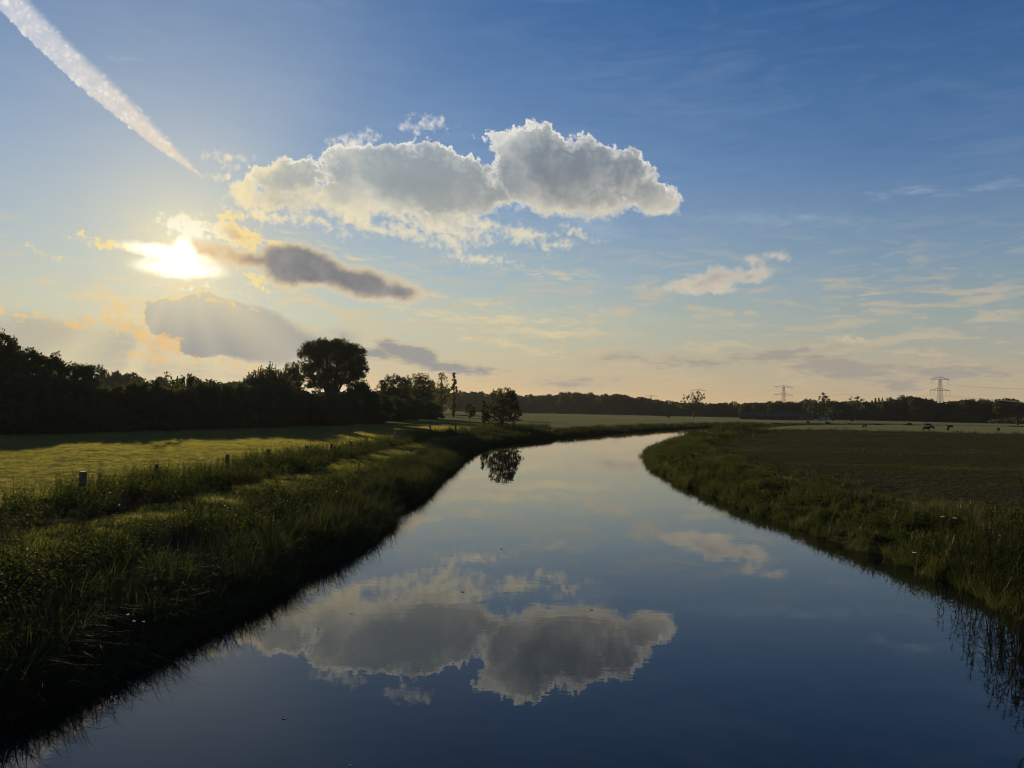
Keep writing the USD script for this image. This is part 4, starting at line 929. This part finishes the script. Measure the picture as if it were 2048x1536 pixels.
# ------------------------------------------------------------------ cows on the pasture
import manifold3d as m3
def ball(p, r): return m3.Manifold.sphere(r, 12).translate(tuple(float(x) for x in p))
def bone(a, ra, b, rb): return m3.Manifold.batch_hull([ball(a, ra), ball(b, rb)])
def cow_mesh(graze):
    body = m3.Manifold.batch_hull([ball((-.75, 0, 1.02), .33), ball((-.2, 0, .96), .40), ball((.45, 0, 1.0), .36), ball((.7, 0, 1.12), .26), ball((-.85, 0, 1.15), .24)])
    head = ((1.25, 0, .42), (1.42, 0, .12)) if graze else ((1.32, 0, 1.38), (1.66, 0, 1.18))
    parts_ = [body, bone((.7, 0, 1.12), .22, head[0], .14), bone(head[0], .15, head[1], .085), bone((-.98, 0, 1.22), .04, (-1.08, 0, .55), .03)]
    for s in (-1, 1):
        parts_ += [bone((.52, s * .17, .85), .15, (.54, s * .17, .42), .075), bone((.54, s * .17, .42), .07, (.53, s * .17, .05), .055), bone((-.78, s * .18, .9), .2, (-.66, s * .18, .55), .095), bone((-.66, s * .18, .55), .08, (-.82, s * .18, .42), .07), bone((-.82, s * .18, .42), .065, (-.78, s * .18, .05), .055),
                   bone((head[0][0] - .03, s * .12, head[0][2] + .1), .05, (head[0][0] - .08, s * .27, head[0][2] + .1), .03)]
    m = m3.Manifold.batch_boolean(parts_ + [bone((-.4, 0, .66), .13, (-.5, 0, .6), .1)], m3.OpType.Add).refine_to_length(.12).to_mesh()
    t = trimesh.Trimesh(m.vert_properties[:, :3], m.tri_verts); trimesh.smoothing.filter_taubin(t, iterations=6); return t
g = Graph(); cpos = g.add('texture_coordinate', 'object'); rnd = g.add('object_info', 'random')
off = g.add('combine_xyz', 'vector', x=g.mul(rnd, 40.0), y=0.0, z=0.0); cn = g.noise(g.add('vector_math', 'vector', {'math_type': 'add'}, vector1=cpos, vector2=off), 1.5, 1)
cb = g.add('principled_bsdf', 'BSDF', {'roughness': 1.0, 'specular_ior_level': 0.0}, base_color=g.mix(g.step(cn, .64, .66), (.018, .015, .013), (.09, .08, .07)))
HIDE = usdkit.material(stage, '/World/Looks/cow_hide', g.nodes, g.links, surface=cb)
CK = [kind_of('grazing_cow'), kind_of('standing_cow')]
for k, gz in zip(CK, (True, False)): part(k, 'body', cow_mesh(gz), HIDE, True)
CH = np.random.default_rng(3)
for px, py, lab in [(1571, 838, 'cow farthest left, near the right end of the barn'), (1598, 838, 'cow in front of the farmhouse gable'), (1616, 844, 'cow below the round tree, left of the standing pair'), (1639, 845, 'left cow of a pair below the spiky-topped tree'),
                    (1661, 846, 'upper cow of two below the low grey-green bush'), (1655, 849, 'lower cow of two below the low grey-green bush'), (1704, 842, 'cow farthest back, below the wispy tree'), (1713, 847, 'cow just nearer than the one below the wispy tree'),
                    (1729, 854, 'lone cow close to the ditch left of the four poplars'), (1815, 850, 'left cow of the close pair left of the nearest pylon'), (1820, 850, 'right cow of the close pair left of the nearest pylon'), (1852, 851, 'left cow of the upper pair at the foot of the nearest pylon'),
                    (1857, 851, 'right cow of the upper pair at the foot of the nearest pylon'), (1853, 860, 'cow nearest the ditch, below the pylon pair'), (1863, 857, 'cow just right of and behind the one nearest the ditch'), (1900, 856, 'upper cow of two right of the nearest pylon'),
                    (1896, 860, 'lower cow of two right of the nearest pylon'), (1996, 862, 'lone cow farthest right on the pasture')]:
    q = at(px, py + 1.5, 0.0); thing('cow', 'small dark ' + lab, 'cow', (q[0], q[1], hedge_z(q[0], q[1]) + .05), CH.uniform(0, 6.28), .85, 'cows grazing on the pasture', None, CK[int(CH.uniform() < .3)])

# ------------------------------------------------------------------ fence posts along the meadow
WOOD = mat('weathered_post', (.11, .095, .08), 0.9, (.06, .05, .042), 9.0, 0.1)
WOOD2 = mat('red_brown_post', (.10, .055, .035), 0.9, (.06, .035, .025), 9.0, 0.1)
pr2 = np.random.default_rng(6)
def post(label, px, top, base, w, lean=0.0, red=False, square=False):
    b = at(px, base, 0.0); z = hedge_z(b[0], b[1]); tp = at_y(px, top - 6, b[1]); h = tp[2] - z; s = b[1] / FOC
    t = thing('fence_post', label, 'fence post', (b[0], b[1], z - .25), pr2.uniform(-.3, .3), 1.0, None, None, None, (0, 1, 0, lean) if lean else None)
    r = w * s / 2 * 1.35; n = 4 if square else 9
    prof = [(-.0, 1.0), (h * .5, 1.0 + pr2.uniform(-.04, .04)), (h + .25 - r * .5, .97), (h + .25, .8)]
    v, f = tube([(pr2.normal(0, .004), pr2.normal(0, .004), q) for q, _ in prof], [r * k * (1.35 if square else 1) for _, k in prof], n)
    part(t, 'shaft', (v, f), WOOD2 if red else WOOD)
    part(t, 'wire_staple', tube([(r * .9, -r * .6, h * .8), (r * 1.2, -r * .6, h * .8 + .02), (r * .9, -r * .6, h * .8 + .04)], .004, 3), STEEL)
post('thick square-cut grey fence post, nearest at the left', 164, 949, 992, 9, 0, False, True)
post('dark fence post leaning to the left, second in the row', 321, 934, 964, 6.5, -15, True)
post('slim upright grey fence post, third from the left', 454, 914, 942, 5.5)
post('short red-brown fence post, fourth from the left', 537, 904, 921, 5, 0, True)
post('pale grey fence post, fifth, where the bank grass starts to climb', 613, 896, 913, 5)
post('thin dark fence post, sixth from the left', 661, 892, 906, 4, 3, True)
post('low fence post, seventh, sunk in high grass', 702, 888, 899, 3.4)
post('upright fence post just before the path shadow, eighth in the row', 733, 882, 893, 3.4, 0, True)
post('small far fence post, ninth, on the curve of the bank', 790, 870, 880, 2.6)
post('small dark far fence post, tenth, near the bend', 860, 856, 868, 2.4)
post('tiny fence post, eleventh, left of the river bush', 911, 853, 863, 2.4)

# ------------------------------------------------------------------ single weeds along the fence
wr = np.random.default_rng(19)
LEAFM = leaf_mat('weed_foliage', (.035, .045, .014), (.055, .052, .018), 0.4, 0.06, 2.0)
STEM = mat('weed_stem', (.06, .055, .03), 0.9)
def weed(label, px, top, base, stems, leafy=True):
    b = at(px, base, 0.0); z = hedge_z(b[0], b[1]); h = at_y(px, top, b[1])[2] - z
    t = thing('tall_weed', label, 'weed', (b[0], b[1], z)); st, lv = [], []
    for k in range(stems):
        hh = h * (1 if k == 0 else wr.uniform(.55, .9)); d = wr.normal(0, .12, 2) + (0 if k == 0 else wr.choice([-1, 1]) * .12); p = [np.array([d[0] * hh * u * u, d[1] * hh * u, hh * u]) for u in np.linspace(0, 1, 6)]
        st.append(tube(p, np.linspace(.012, .004, 6), 4, False))
        for j in range(26 if leafy else 14):
            u = wr.uniform(.12, 1); c = np.array([d[0] * hh * u * u, d[1] * hh * u, hh * u]); a = wr.uniform(0, 6.28); e = np.array([math.cos(a), math.sin(a), wr.uniform(-.3, .7)]); e /= np.linalg.norm(e); s_ = np.cross(e, [0, 0, 1]); s_ /= np.linalg.norm(s_)
            L = (.15 if leafy else .06) * (1.2 - .5 * u) * wr.uniform(.6, 1.3); c = c + e * .02
            lv.append((np.array([c, c + e * L * .5 + s_ * L * .26, c + e * L - [0, 0, L * .2], c + e * L * .5 - s_ * L * .26]), np.array([[0, 1, 2], [0, 2, 3]])))
    part(t, 'stem', cat_mesh(st), STEM); part(t, 'foliage', cat_mesh(lv), LEAFM)
weed('tall leafy many-stemmed weed right of the thick square fence post', 198, 909, 992, 7)
weed('bent leafless weed stalk near the left edge of the meadow', 50, 949, 985, 2, False)
weed('thin weed stalks beside the slim third fence post', 466, 912, 945, 3)
weed('single thin stalk between the third and fourth fence posts', 513, 900, 928, 2, False)
weed('bushy weed beside the seventh fence post', 680, 886, 905, 4)
weed('dark spiky weed on the left bank below the path', 272, 944, 985, 4)

# white flower heads
FLOWER = mat('white_petals', (.78, .76, .72), 0.7)
def hit(px, py, dz=0.0):
    """Where the view through (px, py) comes within dz of the ground."""
    d = ray(px, py); t = np.arange(4, 120, .05); q = CAM + d * t[:, None]; k = np.argmax(q[:, 2] < ground_z(q[:, 0], q[:, 1]) + dz); return q[k]
def flower(label, px, py, z, r, group=None):
    b = hit(px, py, z); gz = hedge_z(b[0], b[1]); t = thing('white_flower', label, 'flower', (b[0], b[1], gz), 0, 1.0, group)
    h = max(.25, b[2] - gz); v = []
    for k in range(7):
        a = k * 2.4; q = np.array([math.cos(a), math.sin(a), 0]) * r * math.sqrt(k / 7); s = trimesh.creation.icosphere(1, r * .34); s.apply_scale([1, 1, .45]); s.apply_translation(q + [0, 0, h]); v.append((np.array(s.vertices), np.array(s.faces)))
    part(t, 'flower_head', cat_mesh(v), FLOWER); part(t, 'stem', tube([(0, 0, 0), (.02, .01, h * .5), (0, 0, h)], [.006, .005, .004], 4), STEM)
for px, py, lab in [(181, 990, 'right of the thick square fence post'), (214, 996, 'lower one of two below the many-stemmed weed'), (220, 985, 'upper one of two below the many-stemmed weed'), (238, 1010, 'farther right and lower than the many-stemmed weed'), (450, 1011, 'beside the sunlit track'),
                    (369, 1021, 'left of the bright bend of the track'), (256, 1229, 'top one of three near the lower left water'), (268, 1242, 'middle one of three near the lower left water'), (287, 1243, 'right one of three near the lower left water')]:
    flower('tiny white flower head in dark grass, ' + lab, px, py, .5 if py < 1100 else .8, .035, 'white flowers on the left bank')
for k, (px, py) in enumerate([(1885, 1033), (1909, 1036), (1829, 1105)]):
    flower(['left one of two white flower heads high on the right bank', 'right one of two white flower heads high on the right bank', 'lone white flower head lower on the right bank'][k], px, py, .8, .06)

# leaves and bits adrift on the river
LEAFB = mat('fallen_leaf', (.07, .06, .035), 0.9, (.045, .04, .025), 20.0, 0.1)
fr = np.random.default_rng(2)
for px, py, L, lab in [(569, 1436, .10, 'nearest to the left bank, below the mirrored cloud'), (836, 1341, .05, 'near the lower edge of the mirrored cloud'), (925, 1183, .16, 'above the left half of the mirrored cloud'), (703, 1227, .08, 'at the left edge of the mirrored cloud'), (637, 1257, .07, 'between the left bank and the mirrored cloud'),
                    (1183, 1219, .12, 'over the right half of the mirrored cloud'), (965, 1442, .05, 'below the middle of the mirrored cloud'), (1036, 1307, .05, 'in the grey heart of the mirrored right cloud'), (1003, 1098, .14, 'in mid river, short of the mirrored bush'), (1229, 974, .16, 'farthest off, towards the right bank'), (700, 1530, .05, 'at the bottom edge of the view')]:
    b = at(px, py, WATER + .006); n = 9; u = np.linspace(0, 1, n); wd = .28 * L * np.sin(np.pi * u) ** .7; zc = .01 * L * np.sin(np.pi * u)
    v = np.vstack([np.stack([(u - .5) * L, wd, zc + .05 * L], 1), np.stack([(u - .5) * L, 0 * u, zc], 1), np.stack([(u - .5) * L, -wd, zc + .05 * L], 1)])
    f = [(r_ * n + k, r_ * n + k + 1, (r_ + 1) * n + k + 1, (r_ + 1) * n + k) for r_ in (0, 1) for k in range(n - 1)]
    t = thing('floating_leaf', 'small brown leaf drifting on the river ' + lab, 'leaf', b, fr.uniform(0, 3.14), 1.0, 'leaves drifting on the river'); part(t, 'blade', (v, np.array(f)), LEAFB)
